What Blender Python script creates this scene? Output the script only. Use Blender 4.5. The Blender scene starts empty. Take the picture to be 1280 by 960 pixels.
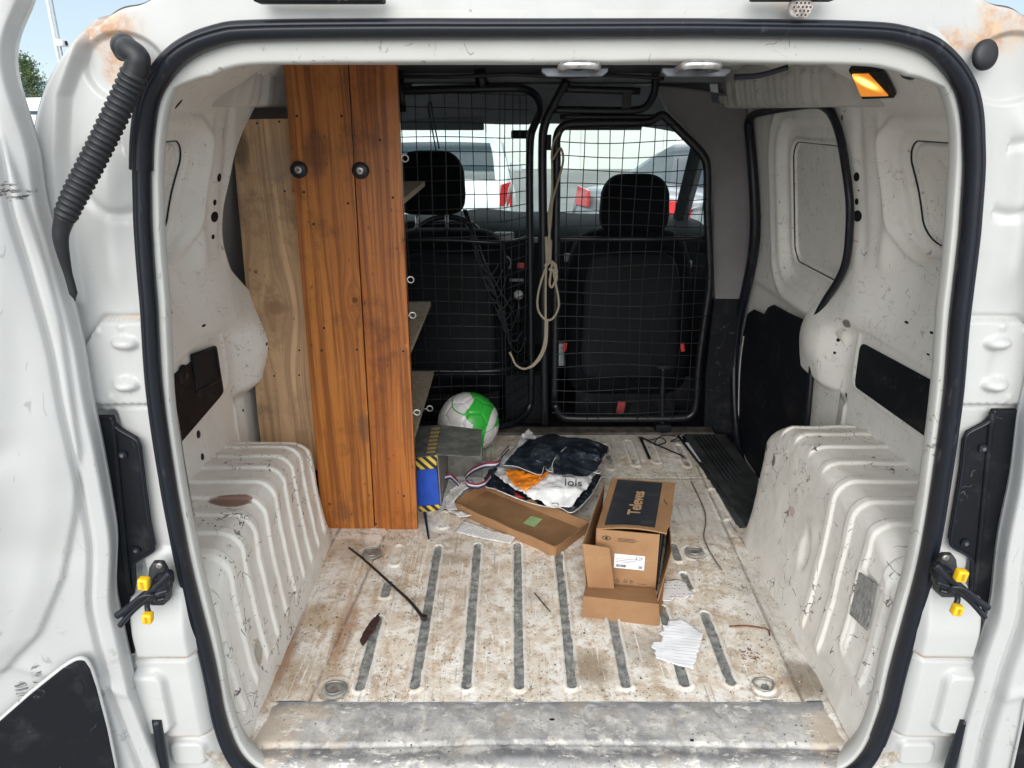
import bpy, bmesh, math, random
import numpy as np
from mathutils import Vector, Matrix, noise as mnoise
random.seed(7); rng = np.random.default_rng(7)
R = math.radians
SC = bpy.context.scene
COL = SC.collection

# ------------------------------------------------------------ camera
FPX, PITCH, CH, CD = 930.0, R(20.1), 1.18, 1.09
cam = bpy.data.cameras.new('camera'); camo = bpy.data.objects.new('camera', cam); COL.objects.link(camo)
camo.location = (0, -CD, CH); camo.rotation_euler = (R(90) - PITCH, 0, 0)
cam.sensor_width = 36; cam.lens = 36 * FPX / 1280; cam.clip_start = 0.02; cam.clip_end = 3000
SC.camera = camo

# ------------------------------------------------------------ sky, sun, exposure
SUN_EL, SUN_AZ = R(27), R(188)          # azimuth from +Y towards +X: high behind the camera
w = bpy.data.worlds.new('World'); SC.world = w; w.use_nodes = True
wn = w.node_tree.nodes; wl = w.node_tree.links; wn.clear()
wo = wn.new('ShaderNodeOutputWorld'); bg = wn.new('ShaderNodeBackground'); bg.inputs[1].default_value = 0.055
sky = wn.new('ShaderNodeTexSky'); sky.sky_type = 'NISHITA'; sky.sun_disc = False
sky.dust_density = 0.1; sky.ozone_density = 3; sky.air_density = 0.8; sky.sun_elevation = SUN_EL; sky.sun_rotation = SUN_AZ
tc = wn.new('ShaderNodeTexCoord'); mp = wn.new('ShaderNodeMapping'); mp.inputs['Scale'].default_value = (1, 1, 2.2); mp.inputs['Location'].default_value = (8.8, 8.8, 0)
cn = wn.new('ShaderNodeTexNoise'); cn.inputs['Scale'].default_value = 2.3; cn.inputs['Detail'].default_value = 7; cn.inputs['Roughness'].default_value = .55
cr = wn.new('ShaderNodeValToRGB'); cr.color_ramp.elements[0].position = .44; cr.color_ramp.elements[1].position = .60
cr.color_ramp.elements[0].color = (0, 0, 0, 1)
cm = wn.new('ShaderNodeMixRGB'); cm.inputs[2].default_value = (12.3, 12.6, 12.8, 1)
thin = wn.new('ShaderNodeMixRGB'); thin.inputs[0].default_value = .82; thin.inputs[2].default_value = (2.9, 3.4, 3.7, 1); wl.new(sky.outputs[0], thin.inputs[1])   # a thin veil under the broken cloud
wl.new(tc.outputs['Generated'], mp.inputs[0]); wl.new(mp.outputs[0], cn.inputs['Vector']); wl.new(cn.outputs[0], cr.inputs[0])
wl.new(cr.outputs[0], cm.inputs[0]); wl.new(thin.outputs[0], cm.inputs[1]); wl.new(cm.outputs[0], bg.inputs[0]); wl.new(bg.outputs[0], wo.inputs[0])
sl = bpy.data.lights.new('sun', 'SUN'); sl.energy = 0.8; sl.angle = R(50); sl.color = (1, .96, .9)
so = bpy.data.objects.new('sun', sl); COL.objects.link(so)
sd = Vector((math.sin(SUN_AZ) * math.cos(SUN_EL), math.cos(SUN_AZ) * math.cos(SUN_EL), math.sin(SUN_EL)))
so.rotation_euler = sd.to_track_quat('Z', 'Y').to_euler(); so.location = (0, -5, 8)
SC.view_settings.view_transform = 'Standard'; SC.view_settings.look = 'None'
SC.view_settings.exposure = 2.0; SC.view_settings.gamma = 1
try:
    SC.cycles.max_bounces = 14; SC.cycles.diffuse_bounces = 10; SC.cycles.transparent_max_bounces = 16
except Exception: pass

# ------------------------------------------------------------ measuring helper: a pixel of the photo on a real plane
def P(px, py, x=None, y=None, z=None):
    u = (px - 640) / FPX; v = (py - 480) / FPX; c, s = math.cos(PITCH), math.sin(PITCH)
    d = (u, c - s * v, -(s + c * v))
    t = x / d[0] if x is not None else ((y + CD) / d[1] if y is not None else (z - CH) / d[2])
    return Vector((d[0] * t, d[1] * t - CD, CH + d[2] * t))

# ------------------------------------------------------------ node helper
class Mat:
    def __init__(s, name, rough=.5, metal=0, spec=.5, coat=0):
        s.m = bpy.data.materials.new(name); s.m.use_nodes = True
        s.n = s.m.node_tree.nodes; s.l = s.m.node_tree.links; s.n.clear()
        s.out = s.n.new('ShaderNodeOutputMaterial'); s.b = s.n.new('ShaderNodeBsdfPrincipled')
        s.l.new(s.b.outputs[0], s.out.inputs[0])
        s.b.inputs['Roughness'].default_value = rough; s.b.inputs['Metallic'].default_value = metal
        s.b.inputs['Specular IOR Level'].default_value = spec; s.b.inputs['Coat Weight'].default_value = coat
        s.tc = s.n.new('ShaderNodeTexCoord').outputs['Object']
    def _in(s, sock, v):
        if v is None: return
        if isinstance(v, bpy.types.NodeSocket): s.l.new(v, sock)
        elif isinstance(v, (tuple, list)) and len(v) == 3 and len(sock.default_value) == 4: sock.default_value = (*v, 1)
        else: sock.default_value = v
    def math(s, op, a, b=None, c=None, clamp=False):
        n = s.n.new('ShaderNodeMath'); n.operation = op; n.use_clamp = clamp
        s._in(n.inputs[0], a); s._in(n.inputs[1], b); s._in(n.inputs[2], c); return n.outputs[0]
    def vmath(s, op, a, b=None):
        n = s.n.new('ShaderNodeVectorMath'); n.operation = op
        s._in(n.inputs[0], a); s._in(n.inputs[1], b)
        return n.outputs['Value'] if op in ('LENGTH', 'DOT_PRODUCT') else n.outputs[0]
    def scale(s, v, k): return s.vmath('MULTIPLY', v, k)
    def noise(s, scale, detail=4, rough=.55, vec=None, dist=0):
        n = s.n.new('ShaderNodeTexNoise'); n.inputs['Scale'].default_value = scale; n.inputs['Detail'].default_value = detail
        n.inputs['Roughness'].default_value = rough; n.inputs['Distortion'].default_value = dist
        s.l.new(vec or s.tc, n.inputs['Vector']); return n.outputs[0]
    def _vec(s, a, b):
        n = s.n.new('ShaderNodeCombineXYZ'); s.l.new(a, n.inputs[0]); s.l.new(b, n.inputs[1]); s.l.new(a, n.inputs[2]); return n.outputs[0]
    def voro(s, scale, feat='F1', vec=None, rnd=1, out='Distance'):
        n = s.n.new('ShaderNodeTexVoronoi'); n.feature = feat; n.inputs['Scale'].default_value = scale; n.inputs['Randomness'].default_value = rnd
        s.l.new(vec or s.tc, n.inputs['Vector']); return n.outputs[out]
    def wave(s, scale, vec=None, dist=0, dscale=1, detail=2, axis='X'):
        n = s.n.new('ShaderNodeTexWave'); n.bands_direction = axis; n.inputs['Scale'].default_value = scale; n.inputs['Distortion'].default_value = dist
        n.inputs['Detail Scale'].default_value = dscale; n.inputs['Detail'].default_value = detail
        s.l.new(vec or s.tc, n.inputs['Vector']); return n.outputs['Fac']
    def step(s, v, a, b):       # smooth ramp a->b to 0..1
        n = s.n.new('ShaderNodeMapRange'); n.interpolation_type = 'SMOOTHSTEP'
        s._in(n.inputs[0], v); n.inputs[1].default_value = a; n.inputs[2].default_value = b
        if a > b:
            n.inputs[1].default_value = b; n.inputs[2].default_value = a; n.inputs[3].default_value = 1; n.inputs[4].default_value = 0
        return n.outputs[0]
    def mix(s, f, a, b, mode='MIX'):
        n = s.n.new('ShaderNodeMixRGB'); n.blend_type = mode
        s._in(n.inputs[0], f); s._in(n.inputs[1], a); s._in(n.inputs[2], b); return n.outputs[0]
    def attr(s, name):
        n = s.n.new('ShaderNodeAttribute'); n.attribute_name = name; return n.outputs['Fac']
    def sep(s, v=None):
        n = s.n.new('ShaderNodeSeparateXYZ'); s.l.new(v or s.tc, n.inputs[0]); return n.outputs
    def mul(s, a, b): return s.math('MULTIPLY', a, b)
    def line(s, val, w):        # thin lines where val crosses .5
        return s.step(s.math('ABSOLUTE', s.math('SUBTRACT', val, .5)), w, w * .3)
    def blob(s, c, r, wob=.5, ns=12, edge=.35):     # a stain of irregular outline round a point of the thing
        v = s.vmath('DIVIDE', s.vmath('SUBTRACT', s.tc, tuple(c)), r if isinstance(r, tuple) else (r, r, r))
        L = s.vmath('LENGTH', v)
        L = s.math('ADD', L, s.math('MULTIPLY', s.math('SUBTRACT', s.noise(ns, 6, .65), .5), wob * 3))
        return s.step(L, 1 + edge, 1 - edge)
    def col(s, c): s._in(s.b.inputs['Base Color'], c); return s
    def rough(s, r): s._in(s.b.inputs['Roughness'], r); return s
    def bump(s, h, strength=.3, dist=.002):
        n = s.n.new('ShaderNodeBump'); n.inputs['Strength'].default_value = strength; n.inputs['Distance'].default_value = dist
        s.l.new(h, n.inputs['Height']); s.l.new(n.outputs[0], s.b.inputs['Normal']); return s

MATS = {}
def simple(name, colr, rough=.5, metal=0, spec=.5, var=.12, ns=30, bump=.0, coat=0):
    if name in MATS: return MATS[name]
    M = Mat(name, rough, metal, spec, coat)
    n = M.noise(ns, 5)
    a = tuple(c * (1 - var) for c in colr); b = tuple(min(1, c * (1 + var)) for c in colr)
    M.col(M.mix(M.step(n, .35, .65), a, b))
    if bump: M.bump(M.noise(ns * 6, 3), bump, .001)
    MATS[name] = M.m; return M.m

def paint(name, base, grime=.3, scratch=.5, rust=(), blobs=(), rough=.35, speck=.5, gcol=(.33, .27, .2), lowz=None, cracks=0):
    """dirty white vehicle paint; rust / blobs are stains at fixed spots of the body"""
    M = Mat(name, rough, 0, .5)
    c = M.mix(M.step(M.noise(2.2, 6), .35, .7), base, tuple(k * .93 for k in base))
    g = M.step(M.noise(9, 9, .7), .42, .8)
    if lowz: g = M.math('ADD', g, M.step(M.math('ADD', M.sep()[2], M.mul(M.noise(7, 5), .25)), lowz[1] + .12, lowz[0] + .12), clamp=True)
    c = M.mix(M.mul(g, grime), c, gcol)
    v1 = M.scale(M.tc, (1, 1, 1))
    vs = M.vmath('MULTIPLY', M.vmath('ADD', M.tc, (.0, .0, .0)), (1, 1, .45))
    l1 = M.mul(M.line(M.noise(16, 2, .4, vec=vs), .006), M.step(M.noise(24, 3), .57, .62))
    l2 = M.mul(M.line(M.noise(38, 2, .5, vec=M.scale(M.tc, (.5, .5, 1))), .020), M.mul(M.step(M.noise(30, 2), .58, .62), M.step(M.noise(4, 3), .47, .60)))
    dots = M.mul(M.step(M.voro(75, vec=M.scale(M.tc, (1, .8, 1.6))), .17, .08), M.step(M.noise(5.3, 4), .53, .66))
    fl = M.mul(M.step(M.noise(75, 3, .7, vec=M.scale(M.tc, (1, .9, .5))), .665, .695), M.step(M.noise(3.6, 4), .46, .62))
    s_ = M.math('MAXIMUM', M.math('MAXIMUM', l1, l2), M.math('MAXIMUM', M.mul(dots, speck), fl))
    c = M.mix(M.mul(s_, scratch), c, (.07, .06, .05))
    if cracks:
        vd = M.vmath('ADD', M.tc, M.scale(M._vec(M.noise(9, 4), M.noise(11, 4)), (.10, .10, .10)))
        e = M.voro(17, 'DISTANCE_TO_EDGE', vec=vd); e2 = M.voro(41, 'DISTANCE_TO_EDGE', vec=vd)
        k1 = M.mul(M.step(e, .022, .008), M.mul(M.step(M.noise(19, 3), .52, .57), M.step(M.noise(3.3, 3), .44, .56)))
        k2 = M.mul(M.step(e2, .035, .012), M.mul(M.step(M.noise(27, 3), .55, .60), M.step(M.noise(4.1, 3), .48, .58)))
        c = M.mix(M.mul(M.math('MAXIMUM', k1, k2), cracks), c, (.06, .05, .045))
    for (p, r, k) in rust:
        f = M.blob(p, r, .55, 16, .55); f = M.mul(f, M.math('ADD', .35, M.mul(.65, M.step(M.noise(55, 7, .75), .42, .58))))
        c = M.mix(M.mul(f, k), c, M.mix(M.step(M.noise(40, 5), .4, .65), (.42, .20, .08), (.55, .36, .2)))
    for (p, r, colr, k) in blobs:
        f = M.blob(p, r, .5, 22, .12)
        if k < 0: k = -k; f = M.mul(f, M.step(M.noise(1, 4, .7, vec=M.scale(M.tc, (40, 40, 190))), .50, .58))
        c = M.mix(M.mul(f, k), c, colr)
    M.col(c); M.rough(M.math('ADD', M.mul(g, .3), rough)); M.bump(M.noise(25, 4), .08, .002)
    MATS[name] = M.m; return M.m

# ------------------------------------------------------------ object helpers
def link(o, parent=None):
    COL.objects.link(o)
    if parent is not None: o.parent = parent
    return o
def thing(name, label, cat, loc=(0, 0, 0), rz=0, group=None, rot=None):
    o = bpy.data.objects.new(name, None); COL.objects.link(o); o.location = loc
    o.rotation_euler = rot or (0, 0, rz); o.empty_display_size = .05
    o['label'] = label; o['category'] = cat
    if group: o['group'] = group
    return o
def tag(o, label, cat, group=None):
    o['label'] = label; o['category'] = cat
    if group: o['group'] = group
    return o
def mesh(name, verts, faces, mat, parent=None, smooth=True):
    me = bpy.data.meshes.new(name); me.from_pydata([tuple(v) for v in verts], [], faces)
    if mat: me.materials.append(mat)
    if smooth: me.polygons.foreach_set('use_smooth', [True] * len(me.polygons))
    me.update(); return link(bpy.data.objects.new(name, me), parent)
def fix(o, dist=1e-5):
    bm = bmesh.new(); bm.from_mesh(o.data); bmesh.ops.remove_doubles(bm, verts=bm.verts, dist=dist)
    bmesh.ops.recalc_face_normals(bm, faces=bm.faces); bm.to_mesh(o.data); bm.free(); return o
def sheet(name, X, Y, Z, mat, parent=None, cu=False, cv=False, attrs=None, mask=None, smooth=True):
    """grid surface from numpy arrays (n,m)"""
    n, m = X.shape
    co = np.stack([X, Y, Z], -1).reshape(-1, 3)
    ii = np.arange(n if cu else n - 1); jj = np.arange(m if cv else m - 1)
    I, J = np.meshgrid(ii, jj, indexing='ij'); I2 = (I + 1) % n; J2 = (J + 1) % m
    q = np.stack([I * m + J, I2 * m + J, I2 * m + J2, I * m + J2], -1)
    if mask is not None: q = q[mask[:q.shape[0], :q.shape[1]]]
    q = q.reshape(-1, 4)
    me = bpy.data.meshes.new(name); me.vertices.add(len(co)); me.vertices.foreach_set('co', co.ravel().astype(np.float32))
    me.loops.add(q.size); me.loops.foreach_set('vertex_index', q.ravel().astype(np.int32))
    me.polygons.add(len(q)); me.polygons.foreach_set('loop_start', np.arange(0, q.size, 4, dtype=np.int32))
    me.update(calc_edges=True)
    if smooth: me.polygons.foreach_set('use_smooth', np.ones(len(q), bool))
    if attrs:
        for k, a in attrs.items():
            at = me.attributes.new(k, 'FLOAT', 'POINT'); at.data.foreach_set('value', a.ravel().astype(np.float32))
    me.materials.append(mat); me.validate(); return link(bpy.data.objects.new(name, me), parent)
def catmull(pts, n, closed=False):
    p = np.array([tuple(q) for q in pts], float); N = len(p); out = []
    segs = N if closed else N - 1
    for i in range(segs):
        if closed: a, b, c, d = p[(i - 1) % N], p[i], p[(i + 1) % N], p[(i + 2) % N]
        else: a, b, c, d = p[max(i - 1, 0)], p[i], p[i + 1], p[min(i + 2, N - 1)]
        for k in range(n):
            t = k / n
            out.append(.5 * ((2 * b) + (-a + c) * t + (2 * a - 5 * b + 4 * c - d) * t * t + (-a + 3 * b - 3 * c + d) * t ** 3))
    if not closed: out.append(p[-1])
    return np.array(out)
def resample(p, n, closed=False):
    q = np.vstack([p, p[:1]]) if closed else p
    L = np.r_[0, np.cumsum(np.linalg.norm(np.diff(q, axis=0), axis=1))]
    t = np.linspace(0, L[-1], n + 1 if closed else n)
    r = np.stack([np.interp(t, L, q[:, k]) for k in range(q.shape[1])], -1)
    return r[:-1] if closed else r
def tube(name, pts, r, mat, parent=None, seg=10, n=6, closed=False, cap=True, smooth_path=True, add=None):
    p = catmull(pts, n, closed) if smooth_path and len(pts) > 2 else np.array([tuple(q) for q in pts], float)
    N = len(p)
    rr = np.full(N, r) if np.isscalar(r) else np.interp(np.linspace(0, 1, N), np.linspace(0, 1, len(r)), r)
    if closed: T = np.roll(p, -1, 0) - np.roll(p, 1, 0)
    else: T = np.gradient(p, axis=0)
    T /= np.linalg.norm(T, axis=1)[:, None] + 1e-12
    up = np.array([0, 0, 1.]) if abs(T[0][2]) < .9 else np.array([0, 1., 0])
    nrm = np.cross(T[0], up); nrm /= np.linalg.norm(nrm); V = []
    for i in range(N):
        nrm = nrm - T[i] * np.dot(nrm, T[i]); nrm /= np.linalg.norm(nrm); b = np.cross(T[i], nrm)
        for k in range(seg):
            a = 2 * math.pi * k / seg; V.append(p[i] + rr[i] * (math.cos(a) * nrm + math.sin(a) * b))
    F = []
    for i in range(N if closed else N - 1):
        j = (i + 1) % N
        for k in range(seg):
            F.append((i * seg + k, i * seg + (k + 1) % seg, j * seg + (k + 1) % seg, j * seg + k))
    if not closed and cap: F.append(tuple(range(seg))[::-1]); F.append(tuple((N - 1) * seg + k for k in range(seg)))
    if add is not None:
        o = len(add[0]); add[0].extend(V); add[1].extend([tuple(a + o for a in f) for f in F]); return None
    return mesh(name, V, F, mat, parent)
def prism(name, poly, vec, mat, parent=None, bevel=0, smooth=False):
    """closed polygon (3-D points) pushed along vec"""
    n = len(poly); vec = Vector(vec); V = [Vector(p) for p in poly] + [Vector(p) + vec for p in poly]
    F = [tuple(range(n))[::-1], tuple(range(n, 2 * n))] + [(i, (i + 1) % n, n + (i + 1) % n, n + i) for i in range(n)]
    o = mesh(name, V, F, mat, parent, smooth)
    bm = bmesh.new(); bm.from_mesh(o.data); bmesh.ops.recalc_face_normals(bm, faces=bm.faces)
    if bevel:
        bmesh.ops.bevel(bm, geom=bm.edges[:], offset=bevel, segments=2, affect='EDGES', profile=.6)
        for f in bm.faces: f.smooth = smooth
    bm.to_mesh(o.data); bm.free(); return o
def box(name, c, s, mat, parent=None, bevel=0, rot=None, smooth=False):
    bm = bmesh.new(); bmesh.ops.create_cube(bm, size=1)
    M = Matrix.Translation(c) @ ((rot if isinstance(rot, Matrix) else Matrix.Rotation(rot, 4, 'Z')) if rot else Matrix()) @ Matrix.Diagonal((*s, 1))
    bmesh.ops.transform(bm, matrix=M, verts=bm.verts)
    if bevel: bmesh.ops.bevel(bm, geom=bm.edges[:], offset=bevel, segments=2, affect='EDGES', profile=.6)
    me = bpy.data.meshes.new(name); bm.to_mesh(me); bm.free(); me.materials.append(mat)
    if smooth: me.polygons.foreach_set('use_smooth', [True] * len(me.polygons))
    return link(bpy.data.objects.new(name, me), parent)
def disc(name, c, nrm, rx, rz, mat, parent=None, th=.002, seg=20, axis=(0, 0, 1), dome=0):
    """an oval plug: centre, facing direction, half sizes"""
    nrm = Vector(nrm).normalized(); a = Vector(axis); a = (a - nrm * a.dot(nrm)).normalized(); b = a.cross(nrm); c = Vector(c)
    V = []; F = []
    rings = [(1, 0), (1, th)] + ([(.8, th + dome * .6), (.45, th + dome * .9)] if dome else [])
    for (k, h) in rings:
        for i in range(seg):
            t = 2 * math.pi * i / seg; V.append(c + nrm * h + (a * math.sin(t) * rz + b * math.cos(t) * rx) * k)
    for r_ in range(len(rings) - 1):
        for i in range(seg): F.append((r_ * seg + i, r_ * seg + (i + 1) % seg, (r_ + 1) * seg + (i + 1) % seg, (r_ + 1) * seg + i))
    F.append(tuple((len(rings) - 1) * seg + i for i in range(seg))); F.append(tuple(range(seg))[::-1])
    return fix(mesh(name, V, F, mat, parent, smooth=bool(dome)))
def join_as(name, VF, mat, parent=None, smooth=True): return mesh(name, VF[0], VF[1], mat, parent, smooth)
def ss(a, b, x):
    t = np.clip((x - a) / (b - a), 0, 1); return t * t * (3 - 2 * t)
def sbox(x, a, b, e): return ss(a - e, a + e, x) * (1 - ss(b - e, b + e, x))
def text(name, s, size, mat, parent, M, extrude=.0004, bold=0, space=1):
    cu = bpy.data.curves.new(name, 'FONT'); cu.body = s; cu.size = size; cu.extrude = extrude; cu.align_x = 'CENTER'; cu.align_y = 'CENTER'; cu.space_character = space; cu.offset = bold
    t = bpy.data.objects.new(name, cu); COL.objects.link(t)
    me = bpy.data.meshes.new_from_object(t); bpy.data.objects.remove(t); me.transform(M); me.materials.clear(); me.materials.append(mat)
    return link(bpy.data.objects.new(name, me), parent)
def npnoise(X, Y, sc, seed=0, oct=3):
    """cheap smooth value noise on arrays"""
    out = np.zeros_like(X); amp = 1; g = np.random.default_rng(seed).random((64, 64))
    for o in range(oct):
        x = X * sc * 2 ** o + 17.3 * o; y = Y * sc * 2 ** o + 5.1 * o
        xi = np.floor(x).astype(int); yi = np.floor(y).astype(int); fx = x - xi; fy = y - yi
        fx = fx * fx * (3 - 2 * fx); fy = fy * fy * (3 - 2 * fy)
        a = g[xi % 64, yi % 64]; b = g[(xi + 1) % 64, yi % 64]; c = g[xi % 64, (yi + 1) % 64]; d = g[(xi + 1) % 64, (yi + 1) % 64]
        out += amp * ((a * (1 - fx) + b * fx) * (1 - fy) + (c * (1 - fx) + d * fx) * fy - .5); amp *= .5
    return out
# ============================================================ THE VAN
XC = 0.075
GZ = -0.56                                   # the asphalt below the load floor
def mirror(side, d): return XC + side * d
van = thing('cargo_van', 'worn white cargo van with its rear doors open on a dirty load bay', 'van', (XC, 0, GZ))
def V_(o):                                   # keep world placement under the van's empty
    o.parent = van; o.matrix_parent_inverse = Matrix.Translation((-XC, 0, -GZ)); return o

M_ext = paint('outer_white_paint', (.48, .485, .48), .08, .05,
    rust=[((-.545, .0, 1.285), (.05, .1, .025), .85), ((-.53, 0, 1.24), (.022, .1, .045), .8), ((-.50, 0, 1.232), (.04, .1, .014), .7), ((.66, 0, 1.285), (.035, .1, .03), .8), ((.63, 0, 1.315), (.012, .1, .025), .9), ((.60, 0, 1.270), (.04, .1, .014), .8), ((.37, 0, 1.33), (.03, .1, .03), .4), ((-.26, 0, 1.33), (.05, .1, .02), .35),
          ((-.62, 0, .10), (.07, .2, .008), .5), ((.77, 0, .10), (.07, .2, .008), .5), ((-.58, 0, .29), (.06, .2, .005), .45), ((.73, 0, .29), (.06, .2, .005), .45), ((-.55, 0, .888), (.06, .2, .004), .35)], speck=.25)
M_lip = paint('door_lip_paint', (.52, .52, .50), .14, .6, speck=.7)
M_in = paint('inner_wall_paint', (.84, .825, .785), .16, .5, speck=.5, cracks=.25, blobs=[((-.66, .62, .66), (.03, .03, .02), (.45, .2, .2), .4), ((.86, .78, .655), (.02, .02, .02), (.06, .05, .05), .8), ((.855, .70, .64), (.01, .03, .02), (.07, .06, .05), .8)])
M_arch = paint('wheel_arch_paint', (.82, .80, .75), .30, .95, speck=1, cracks=.85,
    blobs=[((-.625, .37, .37), (.045, .022, .035), (.20, .09, .06), .9), ((.70, .55, .24), (.04, .014, .014), (.55, .2, .2), .5), ((.72, .80, .30), (.03, .015, .012), (.12, .12, .12), .9), ((.70, .72, .30), (.03, .01, .015), (.14, .13, .12), .9), ((-.56, .20, .10), (.05, .02, .03), (.3, .26, .2), .7)], lowz=(-.06, .05))
M_lining = simple('grey_trim_plastic', (.20, .192, .198), .6, var=.08, ns=6, bump=.2)
M_roofin = simple('roof_lining', (.60, .59, .57), .7, var=.1, ns=5)
M_headliner = simple('cab_headliner', (.20, .21, .23), .85, var=.1, ns=8)
_r = Mat('black_rubber', .42, spec=.4); _f = _r.mul(_r.step(_r.noise(1, 6, .7, vec=_r.scale(_r.tc, (60, 60, 14))), .56, .72), _r.step(_r.noise(4, 4), .46, .66)); _r.col(_r.mix(_r.mul(_f, .55), (.007, .009, .015), (.12, .12, .125))); _r.rough(_r.math('ADD', .38, _r.mul(_f, .4))); _r.bump(_r.noise(120, 3), .15, .001); M_rub = _r.m
M_blk = Mat('black_plastic', .6, spec=.22); _n = M_blk.step(M_blk.noise(12, 8, .7), .5, .8)
_s = M_blk.mul(M_blk.mul(M_blk.line(M_blk.noise(14, 3, .5), .006), M_blk.step(M_blk.noise(20, 3), .57, .62)), .7)
M_blk.col(M_blk.mix(M_blk.math('ADD', M_blk.mul(_n, .35), _s), (.006, .007, .010), (.09, .09, .09))); M_blk.bump(M_blk.noise(400, 2), .15, .0006); M_blk = M_blk.m
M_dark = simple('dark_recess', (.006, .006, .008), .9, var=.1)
M_tubeblk = simple('cage_black_steel', (.005, .006, .009), .4, var=.3, ns=40)
M_yel = simple('yellow_clip', (.80, .47, .01), .45, var=.08)
M_steel = simple('worn_steel', (.42, .41, .40), .35, metal=.8, var=.3, ns=60)
M_galv = simple('galvanised_steel', (.16, .17, .19), .45, metal=.5, var=.35, ns=20)

# ---- the rear opening: centre line of the rubber seal, mirrored about the van's middle
half = [(0, 1.283), (.2, 1.2825), (.39, 1.28), (.46, 1.272), (.51, 1.250), (.552, 1.205), (.578, 1.13), (.593, 1.03), (.606, .90), (.622, .76), (.63, .60), (.632, .46), (.632, .25), (.63, .12), (.612, .025), (.565, -.03), (.48, -.05), (.25, -.055), (0, -.055)]
outh = [(0, 1.42), (.22, 1.42), (.46, 1.40), (.568, 1.328), (.622, 1.312), (.69, 1.262), (.74, 1.20), (.773, 1.12), (.80, 1.00), (.83, .84), (.85, .62), (.86, .46), (.86, .25), (.86, .12), (.86, .0), (.85, -.14), (.60, -.20), (.25, -.22), (0, -.22)]
def full(h): return [(d, z) for d, z in h] + [(-d, z) for d, z in h[::-1][1:-1]]
def ring(h, n=38):
    p = catmull([(d, 0, z) for d, z in full(h)], n, True); return p[:, 0], p[:, 2]
di, zi = ring(half); do_, zo = ring(outh)
NP = len(di)
tx = np.roll(di, -1) - np.roll(di, 1); tz = np.roll(zi, -1) - np.roll(zi, 1); L = np.hypot(tx, tz); nx, nz = -tz / L, tx / L   # outward normal (path runs clockwise)
if nz[0] < 0: nx, nz = -nx, -nz

# rubber seal (two lengths that meet at the upper left)
th = np.arctan2(zi - .6, di); prof = [(.015, .010), (.0165, -.006), (.013, -.018), (.006, -.022), (.003, -.0195), (.001, -.021), (-.007, -.019), (-.0135, -.010), (-.0145, .004), (-.010, .012), (.004, .014)]
jo = int(np.argmin((di + .585) ** 2 + (zi - 1.105) ** 2))
order = [(jo + k) % NP for k in range(NP)]
def seal_piece(name, idx, k):
    pr = np.array(prof); pr = catmull([(a, b, 0) for a, b in pr], 3, True)[:, :2]
    sc = np.array([k(j) for j in range(len(idx))])
    wob = npnoise(np.linspace(0, 8, len(idx))[:, None], np.zeros((len(idx), 1)), 2, 3)[:, 0] * .0016
    n = nx[idx][:, None]; m = nz[idx][:, None]
    A = pr[:, 0][None] * sc[:, None] * .86 + wob[:, None]; B = pr[:, 1][None] * sc[:, None]
    X = XC + di[idx][:, None] + n * A; Z = zi[idx][:, None] + m * A; Y = B - .004 + 0 * X
    return V_(sheet(name, X, Y, Z, M_rub, None, cv=True))
di = di - .012 * ss(.5, .2, zi) * np.sign(di) - .011 * ss(.3, .9, zi)
N1 = int(NP * .55)
seal_piece('door_seal', order[:N1], lambda j: 1.0 if j < 140 else 1.0 - .12 * min(1, (j - 140) / 140))
seal_piece('door_seal', order[N1 - 1:] + [order[0]], lambda j: .80)

# ---- rear face of the body round the opening
u = np.linspace(0, 1, 90)[None]; sd_ = np.sign(di)[:, None]
off = .004
D0 = (di + nx * off)[:, None]; Z0 = (zi + nz * off)[:, None]
DX = D0 * (1 - u) + do_[:, None] * u; ZZ = Z0 * (1 - u) + zo[:, None] * u
a = np.abs(DX)
def crease(z): return np.interp(z, [0, .4, .75, .9, 1.0, 1.12, 1.2, 1.25, 1.4], [.72, .72, .72, .72, .715, .70, .68, .65, .60])
cz = crease(ZZ)
Yj = 0.004 - .022 * ss(cz - .004, cz + .010, a) * ss(.9, .93, ZZ)                     # outer skin stands proud of the pillar
Yj -= .010 * np.exp(-((a - (cz - .055)) / .018) ** 2) * ss(.9, .97, ZZ) * (1 - ss(1.15, 1.22, ZZ))
Yj += .055 * ss(.72, 1.0, u) ** 2 * ss(.3, .6, ZZ)                                   # rolls forward to the side of the body
pl = sbox(ZZ, .748, .884 - .05 * ss(.69, .74, a), .002) * (1 - ss(.735, .74, a)); Yj += .007 * np.exp(-((ZZ - (.888 - .05 * ss(.69, .74, a))) / .003) ** 2) * (a < .74) + .006 * np.exp(-((ZZ - .744) / .003) ** 2) * (a < .70)
Yj -= .012 * pl
def bump3(d, z, rd, rz, h): return h * np.clip(1 - ((a - d) / rd) ** 2 - ((ZZ - z) / rz) ** 2, 0, 1) ** .7
Yj -= bump3(.662, .85, .021, .011, .017) + bump3(.672, .783, .021, .011, .017)
Yj -= bump3(.70, .868, .006, .006, .003) + bump3(.665, .875, .006, .006, .003) + bump3(.70, .762, .006, .006, .003)
Yj += .004 * np.exp(-((a - .668) / .012) ** 2) * sbox(ZZ, .79, .845, .01)
Yj += .05 * ss(.70, .71, a) * sbox(ZZ, .40, .732, .003)                              # lamp recess
cap = sbox(ZZ, .285, .425, .006)
Yj -= cap * (.028 + .018 * ss(.425, .33, ZZ)) * ss(.615, .64, a) * (1 - .8 * ss(.725, .735, a))
Yj -= sbox(ZZ, .100, .278, .004) * (.036 * ss(.615, .65, a)) * (1 - .5 * ss(.735, .745, a))
rr_ = np.maximum(np.abs(a - .722) - .014, 0) ** 2 + np.maximum(np.abs(ZZ - .19) - .045, 0) ** 2
Yj -= .017 * (1 - ss(.017, .024, np.sqrt(rr_)))
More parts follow.
